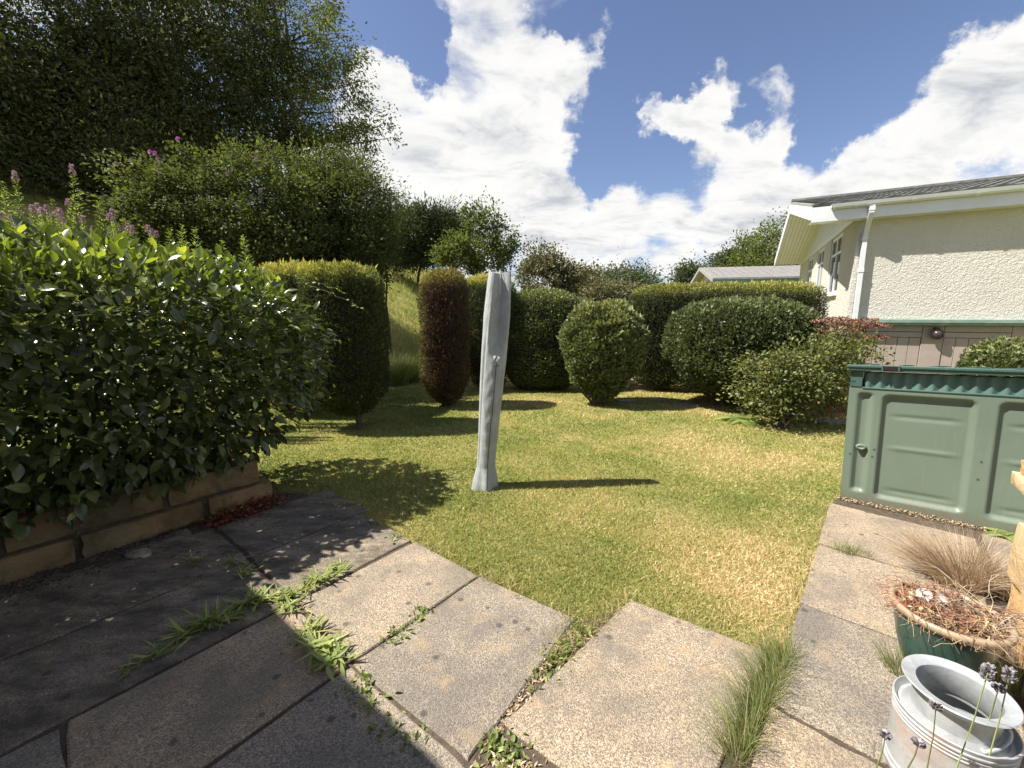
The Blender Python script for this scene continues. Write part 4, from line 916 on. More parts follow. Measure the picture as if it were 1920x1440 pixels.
def topiary(name, label, cat, C, a, b, z0, z1, mat, n, size, tmpl, pexp=2.6, qexp=4, bottom=.55, bot_h=.2, yaw=0, seed=0, top_new=.5, tone=None, trunk=None, rough=.045, group=None, shell=.08, updir=.6, sprig=None, topz=.12, spread=.6):
    base = (trunk[0], trunk[1], 0) if trunk is not None else (C[0], C[1], 0)
    th = thing(name, label, cat, base, group); Cc = (C[0], C[1], (z0+z1)/2); c = (z1-z0)/2
    tp = lambda h: bottom+(1-bottom)*np.clip(h/bot_h, 0, 1)**.6
    P, N, f, h = superq(n, Cc, a, b, c, pexp, qexp, tp, shell, seed, yaw, rough)
    P = P+N*(.016*fsum(P, seed+21, 24)+.012*fsum(P, seed+22, 9))[:, None]
    r = np.random.default_rng(seed+1); D = unit(N*.8+np.array((0, 0, updir))+r.normal(size=(n, 3))*spread); NN = unit(N+r.normal(size=(n, 3))*.6)
    rn = .25+.35*r.random(n)+.10*fsum(P, seed+3, 5)+.13*fsum(P, seed+4, 22)
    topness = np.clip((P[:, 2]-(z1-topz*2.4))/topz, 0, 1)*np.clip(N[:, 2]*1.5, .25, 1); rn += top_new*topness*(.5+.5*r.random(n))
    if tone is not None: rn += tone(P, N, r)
    ob = leaf_obj('foliage', P, D, NN, size*r.uniform(.6, 1.3, n), tmpl, rn, mat, th, None)
    core('light_block_core', Cc, a, b, c, pexp, qexp, tp, 1-.75*shell/min(a, b, c), M['inner'], th, yaw, seed)
    if sprig: # stray longer shoots breaking the outline
        m_ = sprig; idx = r.choice(n, m_, replace=False); leaf_obj('stray_shoot', P[idx], unit(N[idx]+(0, 0, .9)+r.normal(size=(m_, 3))*.3), NN[idx], size*r.uniform(1.5, 2.6, m_), tmpl, rn[idx]+.15, mat, th)
    mb = MB(); tx, ty = base[0], base[1]; zb = float(hz(tx, ty)); mb.tube([(tx, ty, zb-.05), (tx+.01, ty, zb+.1), (tx, ty+.01, z0+.35)], [.06, .045, .04], 8)
    for q in range(5):
        an = q*1.3; mb.tube([(tx, ty, z0-.02), (tx+.5*a*math.cos(an), ty+.5*b*math.sin(an), z0+.3)], [.022, .01], 6)
    mb.build('trunk', M['bark'], th); return th
SPR = T_diamond(.34, .08); LEAF = T_diamond(.62, .14)
# sun on the left flank painted into leaf colour: lighter, yellower
def sunlit_left(P, N, r): return .16*np.clip(-N[:, 0], 0, 1)*(r.random(len(P)) > .4)
topiary('clipped_yew', 'tall domed clipped yew standing right of the camellia', 'clipped shrub', (-2.22, 5.62), .50, .50, .20, 2.19, M['yew'], 52000, .042, SPR, 2.6, 4.5, .45, .16, 0, 11, .62, lambda P, N, r: sunlit_left(P, N, r)-.08, (-2.10, 5.53), .05, sprig=700)
topiary('clipped_yew', 'broad yellow topped clipped yew half hidden behind the camellia', 'clipped shrub', (-3.22, 6.5), .72, .5, .25, 2.30, M['yew'], 42000, .042, SPR, 2.6, 4.5, .5, .2, 0, 12, .7, lambda P, N, r: sunlit_left(P, N, r), None, .05, sprig=600)
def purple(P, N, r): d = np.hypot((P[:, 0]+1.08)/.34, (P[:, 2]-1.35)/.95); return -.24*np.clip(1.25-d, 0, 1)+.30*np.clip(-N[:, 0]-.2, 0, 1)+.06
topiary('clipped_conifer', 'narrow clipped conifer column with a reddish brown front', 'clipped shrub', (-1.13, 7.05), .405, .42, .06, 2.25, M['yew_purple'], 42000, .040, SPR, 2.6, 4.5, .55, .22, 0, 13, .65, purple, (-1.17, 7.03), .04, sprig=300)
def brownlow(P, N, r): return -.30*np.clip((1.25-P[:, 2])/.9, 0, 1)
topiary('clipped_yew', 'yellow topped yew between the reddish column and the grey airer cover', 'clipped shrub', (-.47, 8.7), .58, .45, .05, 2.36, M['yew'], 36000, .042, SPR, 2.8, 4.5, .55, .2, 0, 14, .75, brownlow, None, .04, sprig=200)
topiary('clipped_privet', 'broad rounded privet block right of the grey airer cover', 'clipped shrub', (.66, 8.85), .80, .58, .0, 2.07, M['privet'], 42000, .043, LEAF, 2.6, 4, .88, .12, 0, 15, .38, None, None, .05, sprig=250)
topiary('leafy_shrub', 'loose light green shrub tapering to its foot in mid lawn', 'shrub', (1.58, 7.2), .70, .55, .04, 1.72, M['privet'], 30000, .055, LEAF, 2.2, 3.0, .28, .55, 0, 16, .30, lambda P, N, r: .16*np.ones(len(P)), (1.42, 7.12), .13, shell=.12, sprig=500)
topiary('long_hedge', 'long level clipped hedge in front of the cream bungalow corner', 'hedge', (4.22, 8.52), 1.82, .40, .10, 2.19, M['yew'], 95000, .045, SPR, 7, 7, .93, .1, math.radians(-10), 17, .50, lambda P, N, r: .06*fsum(P, 5, 2)-.05, None, .012, topz=.14, sprig=400)
topiary('round_shrub', 'large rounded dark green clipped shrub before the long hedge', 'clipped shrub', (3.90, 7.15), 1.22, .95, .12, 1.82, M['privet'], 60000, .050, LEAF, 2.3, 2.9, .55, .35, 0, 18, .28, lambda P, N, r: -.12+.35*(fsum(P, 77, 3) > .85)*(r.random(len(P)) > .5), None, .05, shell=.1, sprig=350)
topiary('small_shrub', 'small leafy shrub behind the green store at the right edge', 'shrub', (6.55, 5.45), .50, .45, .1, 1.22, M['privet'], 12000, .055, LEAF, 2.1, 2.3, .5, .4, 0, 19, .3, lambda P, N, r: .12*np.ones(len(P)), None, .08, shell=.1)

# ---- loose shrubs and trees built from leaf sprays on limbs
def spray_crown(name, label, cat, base, blobs, mat, nclus, per, leaf, tmpl, seed, clus_r=.3, trunkr=.08, limbs=24, group=None, droop=0., up=.3, inner=.35, bark=None, tone=0., nstem=1, gap=-.42, fill=None, flat=.7, stemtop=None):
    """blobs: [(centre, radii, weight)]; leaves gather in sprays spread through the crown volume"""
    r = np.random.default_rng(seed); th = thing(name, label, cat, tuple(base), group); cen = []; W = np.array([b_[2] for b_ in blobs], float); W /= W.sum()
    for (c, rad, _), wt in zip(blobs, W):
        k = int(nclus*wt)+1; d = unit(r.normal(size=(k, 3))); q = (inner+(1-inner)*r.random(k)**.5)**(.6); p = np.array(c)+d*q[:, None]*np.array(rad)
        p += d*(fsum(p, seed, 4.6/max(rad)))[:, None]*np.array(rad)*.20; p = p[fsum(p, seed+70, 5.5/max(rad)) > gap]; cen.append(p)
    cen = np.concatenate(cen); zg = hz(cen[:, 0], cen[:, 1]); cen = cen[cen[:, 2] > zg+.1]; k = len(cen)
    cr = clus_r*r.uniform(.6, 1.5, k); ax = unit(r.normal(size=(k, 3))+np.array((0, 0, up-droop))); bc = np.average([b_[0] for b_ in blobs], axis=0, weights=W); ax = unit(ax+unit(cen-bc)*.9)
    cnt = r.poisson(per, k)+2; idx = np.repeat(np.arange(k), cnt); n = len(idx)
    off = r.normal(size=(n, 3))*.5; al = off @ np.array((0, 0, 1.)); off[:, 2] *= flat
    P = cen[idx]+off*cr[idx][:, None]+ax[idx]*(r.normal(size=n)*.55*cr[idx])[:, None]
    D = unit(ax[idx]*.7+off*.9+r.normal(size=(n, 3))*.5-np.array((0, 0, droop))); N = unit(r.normal(size=(n, 3))*.7+np.array((0, 0, 1.))+unit(P-bc)*.5)
    rn = .22+.45*r.random(n)+.34*(r.random(k)[idx]-.5)+tone+.1*fsum(P, seed+9, .8)
    leaf_obj('crown', P, D, N, leaf*r.uniform(.6, 1.35, n), tmpl, rn, mat, th)
    mb = MB(); b0 = np.array(base, float); starts = []
    for q in range(nstem):
        an = 2*PI*q/nstem+.4; s0 = b0+(np.array((math.cos(an), math.sin(an), 0))*trunkr*1.6 if nstem > 1 else 0); top = np.array(bc)+(r.normal(size=3)*np.array(blobs[0][1])*.35 if nstem > 1 else 0); top[2] = bc[2]+(.4*blobs[0][1][2])
        if stemtop is not None: top[2] = stemtop
        pts = [s0-UZ*.15]; kk = 7
        for s_ in range(1, kk): f = s_/(kk-1); pts.append(s0+(top-s0)*f+r.normal(size=3)*np.array((.05, .05, 0))*np.linalg.norm(top-s0)*.25)
        rads = [trunkr/ (1 if nstem == 1 else 1.5)*(1-.82*s_/(kk-1)) for s_ in range(kk)]; mb.tube(pts, rads, 8); starts.append((pts, rads))
    sel = r.choice(k, min(limbs, k), replace=False)
    for s_ in sel:
        pts, rads = starts[r.integers(len(starts))]; e = cen[s_]; zs = [abs(p[2]-(e[2]-.35*np.linalg.norm(e[:2]-p[:2]))) for p in pts[1:]]; q = 1+int(np.argmin(zs)); p0 = pts[q]; mid = p0+(e-p0)*.5+r.normal(size=3)*.06*np.linalg.norm(e-p0)+UZ*.04*np.linalg.norm(e-p0)
        mb.tube([p0, p0+(mid-p0)*.5, mid, mid+(e-mid)*.6, e], [rads[q]*.5, rads[q]*.4, rads[q]*.3, rads[q]*.2, .005], 5)
    mb.build('trunk', bark or M['bark'], th, smooth=True); return th
def gb(x, y): return (x, y, float(hz(x, y)))
L2 = T_diamond(.42, .10)
B = lambda px, py, Y, rx, ry, rz, w_=1.: (tuple(at(px, py, Y)), (rx, ry, rz), w_)
# great trees on the bank, left
spray_crown('broadleaf_tree', 'airy multi stemmed tree rising behind the rose shrub, its branch against the cloud', 'tree', gb(-6.4, 13.6),
    [B(500, 60, 13.5, 2.1, 2.2, 3.2, 1.1), B(580, 200, 13.2, 1.7, 1.8, 1.7, .6), B(450, 150, 13.2, 1.8, 1.8, 3., .6), B(690, 240, 12.9, .8, .8, .55, .16), B(640, 130, 13., .8, .9, .8, .2), B(470, -160, 13.5, 1.8, 2, 2.5, .4), B(560, 50, 13., 1.0, 1, 1.4, .25), B(640, 280, 12.8, .8, .8, .5, .15)], M['mid_leaf'], 620, 84, .10, L2, 31, .30, .16, 190, droop=.35, nstem=4, inner=.2, tone=.1, gap=-.12)
spray_crown('broadleaf_tree', 'dark broad tree left of the airy tree, filling the top of the bank', 'tree', gb(-8.7, 12.0),
    [B(330, 70, 12.5, 2.7, 2.4, 3.8, 1.), B(400, 180, 12.0, 2., 1.8, 2.2, .5), B(250, 230, 11.5, 1.6, 1.5, 1.3, .3)], M['dark_leaf'], 560, 112, .11, L2, 32, .44, .22, 60, droop=.2, inner=.2, tone=.05)
spray_crown('broadleaf_tree', 'dark tree on the bank at the upper left', 'tree', gb(-11.2, 11.0),
    [B(130, 60, 11.5, 2.3, 2.3, 3.8, 1.), B(60, 240, 10.8, 2., 1.6, 1.6, .4), B(180, 200, 11, 1.8, 1.5, 1.8, .4)], M['dark_leaf'], 560, 112, .11, L2, 33, .44, .24, 60, droop=.2, inner=.2, tone=.02)
spray_crown('broadleaf_tree', 'dark tree cut off by the left edge of the photograph', 'tree', gb(-13.2, 9.5),
    [B(-90, 60, 9.8, 2.6, 2.3, 3.4, 1.), B(-30, 210, 9.5, 1.6, 1.5, 1.5, .4)], M['dark_leaf'], 380, 100, .11, L2, 34, .44, .2, 40, droop=.2, inner=.2)
spray_crown('understory_bush', 'dark undergrowth bush beneath the dark trees on the bank', 'bush', gb(-8.6, 9.8),
    [B(200, 300, 10, 1.9, 1.2, .9, 1.), B(60, 310, 9.6, 1.6, 1.1, .8, .8), B(330, 280, 11., 1.6, 1.2, .9, .8)], M['dark_leaf'], 520, 48, .085, L2, 35, .4, .06, 30, inner=.1, tone=.12)
# rose shrub with a second shrub against it
rose = spray_crown('rose_shrub', 'broad rose shrub with a few pink and mauve blooms below the trees', 'shrub', gb(-5.0, 8.0),
    [B(430, 430, 7.9, 1.35, 1.2, 1.25, 1.), B(340, 390, 7.6, .85, .9, .85, .45), B(500, 370, 8.0, .85, .9, .75, .4), B(550, 440, 8.0, .8, .9, .9, .4), B(290, 450, 7.3, .6, .7, .6, .25)], M['rose_leaf'], 640, 92, .062, LEAF, 36, .18, .05, 60, nstem=5, inner=.35, flat=.6)
r = random.Random(5)
for (px, py, mt) in ((335, 262, 'magenta'), (292, 288, 'magenta'), (300, 300, 'magenta'), (283, 286, 'magenta'), (482, 300, 'pink'), (492, 312, 'pink'), (428, 327, 'pink'), (489, 358, 'pink'), (220, 308, 'pink'), (300, 321, 'pink')):
    p = at(px, py, 6.75 if px < 400 else 7.1); n_ = 14; PP = np.tile(p, (n_, 1)); an = np.linspace(0, 4*PI, n_, endpoint=False); D = np.stack([np.cos(an), -.5+0*an, np.sin(an)*.8+.2], 1)
    leaf_obj('bloom', PP, unit(D), np.tile((0, -.8, .5), (n_, 1))+rng.normal(size=(n_, 3))*.2, .045, T_ovate(.8, .1, .1), rng.random(n_), M[mt], rose, kind=None)
spray_crown('green_shrub', 'dense green shrub right of the rose, behind the domed yew', 'shrub', gb(-3.6, 9.2),
    [B(655, 410, 9.0, .85, .9, 1.15, 1.), B(690, 470, 8.8, .5, .7, .7, .35), B(615, 350, 9.1, .7, .7, .8, .3), B(620, 470, 8.9, .8, .7, .8, .4)], M['rose_leaf'], 520, 95, .07, L2, 37, .21, .05, 40, nstem=3, inner=.2, droop=.1, tone=-.04, gap=-.8)
spray_crown('willow_shrub', 'pale feathery shrub top showing at the right flank of the green shrub', 'shrub', gb(-3.5, 12.0),
    [B(705, 390, 12., .75, .6, .75, 1.)], M['mid_leaf'], 90, 70, .10, T_diamond(.16, .02), 38, .35, .04, 20, droop=.5, inner=.1, tone=.28)
spray_crown('gorse_bush', 'dark spiky gorse thicket on the brow of the sunny slope', 'bush', gb(-5.3, 24),
    [B(800, 445, 24, 1.9, 1.6, 1.4, 1.), B(760, 455, 23, 1.4, 1.4, 1.3, .5), B(845, 445, 25, 1.2, 1.2, 1.1, .4)], M['gorse_leaf'], 700, 80, .24, T_diamond(.22, .02), 39, .5, .08, 20, inner=.1, up=1.5)
spray_crown('rowan_tree', 'small open branched tree on the skyline behind the airer cover', 'tree', gb(-1.5, 18),
    [B(900, 470, 18, 1.35, 1.2, 1.0, 1.), B(900, 415, 18, .75, .8, .75, .25), B(850, 490, 18, .8, .8, .7, .35), B(940, 455, 18, .6, .7, .8, .25)], M['mid_leaf'], 520, 36, .11, LEAF, 40, .24, .09, 70, inner=.15, tone=-.06, gap=-.1)
spray_crown('bronze_shrub', 'bronze green shrub on the skyline just right of the airer cover top', 'shrub', gb(1.9, 20),
    [B(1030, 525, 20, 1.6, 1.2, 1.05, 1.), B(1020, 490, 20, 1., 1., .6, .3), B(1085, 535, 20, 1.0, 1., .9, .4)], M['brown_leaf'], 330, 55, .12, LEAF, 41, .28, .08, 40, inner=.15)
spray_crown('pale_shrub', 'pale rounded shrub above the loose shrub, left of the long hedge', 'shrub', gb(3.3, 13.5),
    [B(1150, 575, 13.5, .95, .8, .75, 1.), B(1130, 560, 13.5, .6, .6, .5, .3)], M['brown_leaf'], 260, 55, .08, LEAF, 42, .2, .05, 20, inner=.2, tone=.08)
for q, (px, py, Y, rx, rz, lb) in enumerate(((1125, 535, 45, 2.6, 1.6, 'distant tree just right of the bronze shrub'), (1185, 530, 42, 2.4, 1.5, 'distant tree peeping over the left end of the long hedge'), (1160, 545, 50, 3.5, 1.4, 'low distant tree between two taller distant trees'),
        (1295, 522, 60, 1.8, 1.4, 'tiny distant tree just left of the far bungalow roof'), (1362, 495, 34, .9, .7, 'small tree top showing above the left part of the grey roof'), (1412, 482, 32, 1.7, 1.6, 'pointed tree above the middle of the grey roof'), (1462, 465, 30, 2.2, 2.2, 'taller tree rising beside the bungalow gable'), (1245, 560, 55, 3, 1.2, 'low distant tree hidden mostly by the long hedge'))):
    p = at(px, py, Y); spray_crown('distant_tree', lb, 'tree', (p[0], p[1], float(hz(p[0], p[1]))), [(tuple(p), (rx, rx*.8, rz), 1.), (tuple(p-UZ*rz*.7), (rx*1.1, rx*.8, rz*.8), .5)], M['far_leaf'] if q != 5 and q != 6 else M['mid_leaf'], 170, 40, .006*Y, LEAF, 60+q, .017*Y, .12, 22, 'distant trees behind the garden', inner=.1)
# golden shrub with rust coloured flower heads
gs = spray_crown('golden_shrub', 'yellow green berberis like shrub spilling in front of the round shrub', 'shrub', (3.62, 5.55, 0),
    [((3.62, 5.68, .58), (.45, .40, .46), 1.), ((4.10, 5.8, .68), (.45, .42, .45), .8), ((4.75, 6.0, .98), (.42, .38, .34), .7), ((4.45, 5.9, .6), (.5, .4, .4), .5), ((3.40, 5.6, .75), (.2, .25, .18), .1)], M['yellow_leaf'], 700, 24, .05, LEAF, 43, .15, .03, 110, nstem=7, inner=.2, stemtop=.6, tone=-.17, gap=-.15)
# rust flower heads on their own plant
rf_ = thing('spiraea_plant', 'shrub with flat rusty red flower heads by the bungalow corner', 'flowering shrub', (5.0, 6.5, 0))
mb = MB(); Pf = []; Lp = []
for q, (px, py) in enumerate(((1545, 606), (1568, 602), (1590, 606), (1610, 610), (1560, 618), (1585, 622), (1555, 632), (1605, 624), (1632, 612), (1650, 616), (1575, 612), (1530, 626), (1645, 636), (1625, 604), (1600, 634))):
    c = at(px, py, 6.15+.1*(q % 4)); b_ = np.array((5.0+(c[0]-5.0)*.3, 6.3, .05)); mb.tube([b_, (b_+c)/2+np.array((0, 0, .15)), c], [.008, .005, .003], 5)
    k = 150; a_ = rng.uniform(0, 2*PI, k); rr = .17*np.sqrt(rng.random(k)); p = np.stack([c[0]+rr*np.cos(a_), c[1]+rr*np.sin(a_)*.7, c[2]+.045-rr*rr*1.0+rng.normal(size=k)*.006], 1)
    leaf_obj('flower_head', p, unit(rng.normal(size=(k, 3))+(0, 0, .6)), unit(rng.normal(size=(k, 3))), .036, LEAF, rng.random(k), M['rust'], rf_, kind=None)
    for _ in range(60): Lp.append(b_+(c-b_)*random.uniform(.35, .95)+np.array((random.gauss(0, .05), random.gauss(0, .05), random.gauss(0, .02))))
mb.build('stem', M['dry_red'], rf_); Lp = np.array(Lp); leaf_obj('foliage', Lp, unit(rng.normal(size=Lp.shape)+(0, 0, -.1)), unit(rng.normal(size=Lp.shape)+(0, 0, 1)), .05, LEAF, rng.random(len(Lp))*.9, M['yellow_leaf'], rf_)

# ---- camellia
cam_c0 = w0+wd*(-.3)+wn*.50; cam_c1 = w0+wd*3.35+wn*.54
cb = thing('camellia_bush', 'big glossy dark green camellia bush spilling over the low stone wall', 'bush', tuple(w0+wd*2.0+wn*.5+UZ*.3))
def cam_shell(n, seed, shell):
    mid = (cam_c0+cam_c1)/2; Lh = np.linalg.norm(cam_c1-cam_c0)/2+.36; yaw = math.atan2(wd[1], wd[0]); zc, c = 1.14, .90
    tp = lambda h: .86+.14*np.clip(h/.35, 0, 1)
    return superq(n, (mid[0], mid[1], zc), Lh, .80, c, 4.6, 4.0, tp, shell, seed, yaw, .07, 1.6), mid, Lh, yaw
n_ = 21000; (P, N, f, h), mid, Lh, yaw = cam_shell(n_, 21, .30)
camv = np.array((0, 0, EYE))-P; keep = (np.sum(unit(camv)*N, axis=1) > -.35) | (rng.random(n_) < .35); P, N, f, h = P[keep], N[keep], f[keep], h[keep]; n_ = len(P)
D = unit(N*.75+rng.normal(size=(n_, 3))*.55+np.array((0, 0, -.06))+np.array((0, 0, .9))*np.clip(N[:, 2:3], 0, 1)); NN = unit(N*.30+np.array((0, 0, 1.2))+rng.normal(size=(n_, 3))*.5)
rn = .12+.42*rng.random(n_)+.05*fsum(P, 4, 4); topn = np.clip((P[:, 2]-1.50)/.30, 0, 1); rn += topn*(rng.random(n_) < .40)*rng.uniform(.2, .7, n_); rn += (rng.random(n_) < .06)*.35
size = rng.uniform(.062, .125, n_)*(1-.15*topn)
dist = np.linalg.norm(P-np.array((0, 0, EYE)), axis=1); vis = np.sum(unit(np.array((0, 0, EYE))-P)*N, axis=1)
prj = (P[:, 0]/P[:, 1])
score = np.where((f < .25) & (vis > .1) & (prj > -1.3) & (P[:, 1] > .5), size/dist, 0); big = np.argsort(-score)[:290]; rest = np.ones(n_, bool); rest[big] = False
TO = T_ovate(.48, .16, -.22)
leaf_obj('foliage', P[rest], D[rest], NN[rest], size[rest], TO, rn[rest], M['camellia'], cb)
lm = []
for q in range(6):
    me = tri_mesh('leaf', TO[0]*(1, 1, 1), TO[1], M['camellia'], np.full(len(TO[0]), [.25, .35, .45, .55, .68, .9][q]), True); lm.append(me)
from mathutils import Matrix
for i_ in big:
    y = D[i_]/np.linalg.norm(D[i_]); x = np.cross(y, NN[i_]); x /= np.linalg.norm(x); z = np.cross(x, y)
    o = bpy.data.objects.new('leaf', lm[min(5, int(np.clip(rn[i_], 0, .99)*6))]); COL.objects.link(o); o.parent = cb
    Mx = Matrix(((x[0], y[0], z[0]), (x[1], y[1], z[1]), (x[2], y[2], z[2]))).to_4x4(); Mx = Matrix.Translation(Vector(P[i_]-ORG[cb.name])) @ Mx @ Matrix.Scale(float(size[i_]), 4); o.matrix_local = Mx
ni = 5200; Pi, Ni, fi, hi = superq(ni, (mid[0], mid[1], 1.14), Lh*.72, .80*.66, .90*.74, 3.2, 3.0, lambda h: .85+.15*h, .5, 23, yaw, .05, 1.6)
leaf_obj('inner_foliage', Pi, unit(rng.normal(size=(ni, 3))+Ni*.4), unit(rng.normal(size=(ni, 3))*.5+(0, 0, 1)), rng.uniform(.07, .12, ni), TO, .05+.3*rng.random(ni), M['camellia'], cb)
mb = MB()
for q in range(9):
    b_ = w0+wd*(.5+q*.33)+wn*.5+UZ*.3; e_ = b_+np.array((random.gauss(0, .3), random.gauss(0, .3), 1.2)); mb.tube([b_, (b_+e_)/2+np.array((random.gauss(0, .08), 0, 0)), e_], [.02, .014, .006], 6)
for q in range(60):
    k = random.randrange(len(P)); b_ = P[k]-N[k]*.32; mb.tube([b_, P[k]], [.006, .003], 5)
mb.build('stem', M['twig'], cb)
# trailing tendrils at the right shoulder, hanging shoots over the wall
def tendril(name, label, pts, nleaf, lsize, mat, leafmat, seed, cat='climbing shoot', hang=False):
    r = np.random.default_rng(seed); th = thing(name, label, cat, tuple(pts[0])); mb = MB(); pts = [np.array(p) for p in pts]
    ts = np.linspace(0, 1, 16); seg = np.array([np.array([np.interp(s, np.linspace(0, 1, len(pts)), [p[k] for p in pts]) for k in range(3)]) for s in ts]); seg += r.normal(size=seg.shape)*.006; mb.tube(list(seg), [.0032*(1-.6*s) for s in ts], 5); mb.build('stem', mat, th)
    idx = r.uniform(0, 15, nleaf); P = np.stack([np.interp(idx, range(16), seg[:, k]) for k in range(3)], 1); D = r.normal(size=(nleaf, 3)); D[:, 2] = np.abs(D[:, 2])*.3 if not hang else -.4
    for q in range(nleaf):
        V, F = scatter(P[q:q+1], unit(D[q:q+1]), unit(r.normal(size=(1, 3))*.4+(0, -.2, 1)), lsize*r.uniform(.6, 1.2), T_ovate(.5)); mk('leaf', V, F, leafmat, th, rnd=np.full(len(V), r.uniform(.3, .9)))
    return th
Yt = 3.9
tendril('climber_shoot', 'thin leafy shoot reaching right out of the camellia top', [at(560, 530, Yt), at(610, 545, Yt-.05), at(650, 563, Yt-.1), at(690, 585, Yt-.1)], 14, .038, M['twig'], M['weedy_leaf'], 1)
tendril('climber_shoot', 'shorter pale leafy shoot above the long shoot at the camellia shoulder', [at(540, 515, Yt), at(585, 528, Yt), at(625, 540, Yt), at(650, 552, Yt)], 16, .04, M['twig'], M['weedy_leaf'], 2)
tendril('hanging_shoot', 'thin shoot hanging over the stone wall near its first joint', [at(160, 960, 2.42), at(145, 1000, 2.36), at(130, 1035, 2.30), at(120, 1050, 2.28)], 12, .028, M['twig'], M['camellia'], 3, 'hanging shoot', True)
tendril('hanging_shoot', 'short shoot hanging over the wall left of the dark vertical gap', [at(215, 940, 2.6), at(222, 965, 2.56), at(228, 985, 2.52)], 10, .026, M['twig'], M['camellia'], 4, 'hanging shoot', True)

# ---- pink flowering stems and nettles behind the camellia
def spire(px, py, Y, H_, label, name, flower, group, seed, width=.10, lsz=.055):
    r = np.random.default_rng(seed); top = at(px, py, Y); b_ = np.array((top[0]+r.normal()*.03, Y, top[2]-H_)); th = thing(name, label, 'wild flower' if flower else 'weed plant', tuple(b_), group)
    mb = MB(); mb.tube([b_, (b_+top)/2+r.normal(size=3)*.015, top], [.006, .004, .002], 5); mb.build('stem', M['stem'], th)
    n = int(90+H_*160); s = r.uniform(.0, .93 if flower else 1., n); P = b_+(top-b_)*s[:, None]; a = r.uniform(0, 2*PI, n); D = np.stack([np.cos(a), np.sin(a), .55+0*a], 1)
    P = P+D*(r.uniform(0, .6, n)*width*(1.1-s)*.6)[:, None]; leaf_obj('foliage', P, unit(D), unit(r.normal(size=(n, 3))*.3+(0, 0, 1)), lsz*r.uniform(.5, 1.2, n)*(1.15-.6*s), T_diamond(.26, .06), .35+.5*r.random(n), M['weedy_leaf'], th)
    if flower:
        m_ = 90; q = r.uniform(0, 1, m_); fl = .10 if H_ > .5 else .075; P = top+UZ*(fl*(q-.45))[:, None]; a = r.uniform(0, 2*PI, m_); rad = .017*(1.1-q); P = P+np.stack([np.cos(a)*rad, np.sin(a)*rad, 0*a], 1)
        leaf_obj('flower_spike', P, unit(np.stack([np.cos(a), np.sin(a), .5+0*a], 1)), unit(r.normal(size=(m_, 3))), .02, LEAF, r.random(m_), M['pink'], th)
    return th
tall = [(28, 330, 'pink tipped leafy spire near the left edge, second tallest'), (135, 318, 'tallest pink tipped leafy spire behind the camellia'), (182, 368, 'leafy spire without bloom right of the tallest one'), (98, 372, 'short leafy spire left of the tallest one'), (4, 340, 'leafy spire cut by the left edge')]
for q, (px, py, lb) in enumerate(tall): spire(px, py, 5.0, .75, lb, 'flower_spire', q in (0, 1), 'tall leafy spires behind the camellia', 100+q, .22)
low = [(2, 405), (22, 410), (45, 402), (60, 392), (70, 388), (77, 397), (88, 392), (98, 408), (108, 402), (112, 398), (47, 438), (83, 435), (128, 380), (155, 412), (175, 432), (172, 448), (210, 400), (213, 415), (205, 408), (240, 425), (248, 432), (278, 430), (284, 436), (180, 445), (30, 420), (118, 415), (228, 432), (293, 440)]
for q, (px, py) in enumerate(low): spire(px, py, 4.75+.25*((q*7) % 5)/4, .5, 'mauve pink flower spike in the row behind the camellia top', 'flower_spike', True, 'mauve flower spikes behind the camellia', 200+q, .12)
net = [(255, 470), (285, 445), (318, 428), (340, 420), (365, 428), (392, 470), (415, 452), (436, 480), (455, 440), (300, 470), (350, 455), (470, 490), (232, 450), (330, 480), (405, 492)]
for q, (px, py) in enumerate(net): spire(px, py, 5.3+.2*(q % 3), .7, 'dark leafy nettle stem between the camellia and the rose shrub', 'nettle', False, 'nettles below the rose shrub', 300+q, .26, .075)
# dense green undergrowth between the spikes
n_ = 26000; P = np.stack([rng.uniform(-8.5, -3.6, n_), rng.uniform(3.6, 6.8, n_), np.zeros(n_)], 1); kk = (P[:, 0]/P[:, 1] > -1.75) & (P[:, 0] < -3.0-.25*(P[:, 1]-3.6)); P = P[kk]; n_ = len(P)
P[:, 2] = hz(P[:, 0], P[:, 1])+rng.uniform(.0, 1.0, n_)*(.75+.3*fsum(P, 8, 2.5)); D = unit(rng.normal(size=(n_, 3))*.6+(0, 0, .8))
o = leaf_obj('undergrowth', P, D, unit(rng.normal(size=(n_, 3))*.5+(0, 0, 1)), rng.uniform(.03, .075, n_), T_diamond(.3, .06), .2+.6*rng.random(n_)+.15*fsum(P, 3, 2), M['weedy_leaf'])

# ---- grass: lawn
def inside(P, poly):
    x, y = P[:, 0], P[:, 1]; c = np.zeros(len(P), bool); n = len(poly)
    for i in range(n):
        x0, y0 = poly[i][:2]; x1, y1 = poly[(i+1) % n][:2]; k = ((y0 > y) != (y1 > y)) & (x < (x1-x0)*(y-y0)/(y1-y0+1e-12)+x0); c ^= k
    return c
edge_l = [(-2.02, 3.40), (-1.79, 3.43), (-1.22, 3.03), (-.66, 2.61), (-.19, 2.24), (.31, 1.90), (.16, 1.62), (.22, 1.62), (.63, 2.05), (1.15, 1.68), (1.0, 1.42), (.85, 1.24)]
lawn_poly = edge_l+[(1.0, 1.40), (2.60, 3.20), (2.75, 3.30), (3.3, 3.9), (7.5, 6), (7.5, 9.2), (0, 15), (-3.2, 15), (-4.2, 8.5), (-3.6, 5.2), (-3.3, 4.6), (-2.2, 3.5)]
M['lawn'] = foliage('lawn_blade', [(0, (.10, .155, .03)), (.28, (.20, .275, .05)), (.50, (.41, .405, .11)), (.72, (.66, .53, .23)), (.86, (.72, .50, .24)), (1, (.82, .68, .44))], .6, .35, .2, (1.15, 1.15, .6), hue=.485, sat=.88)
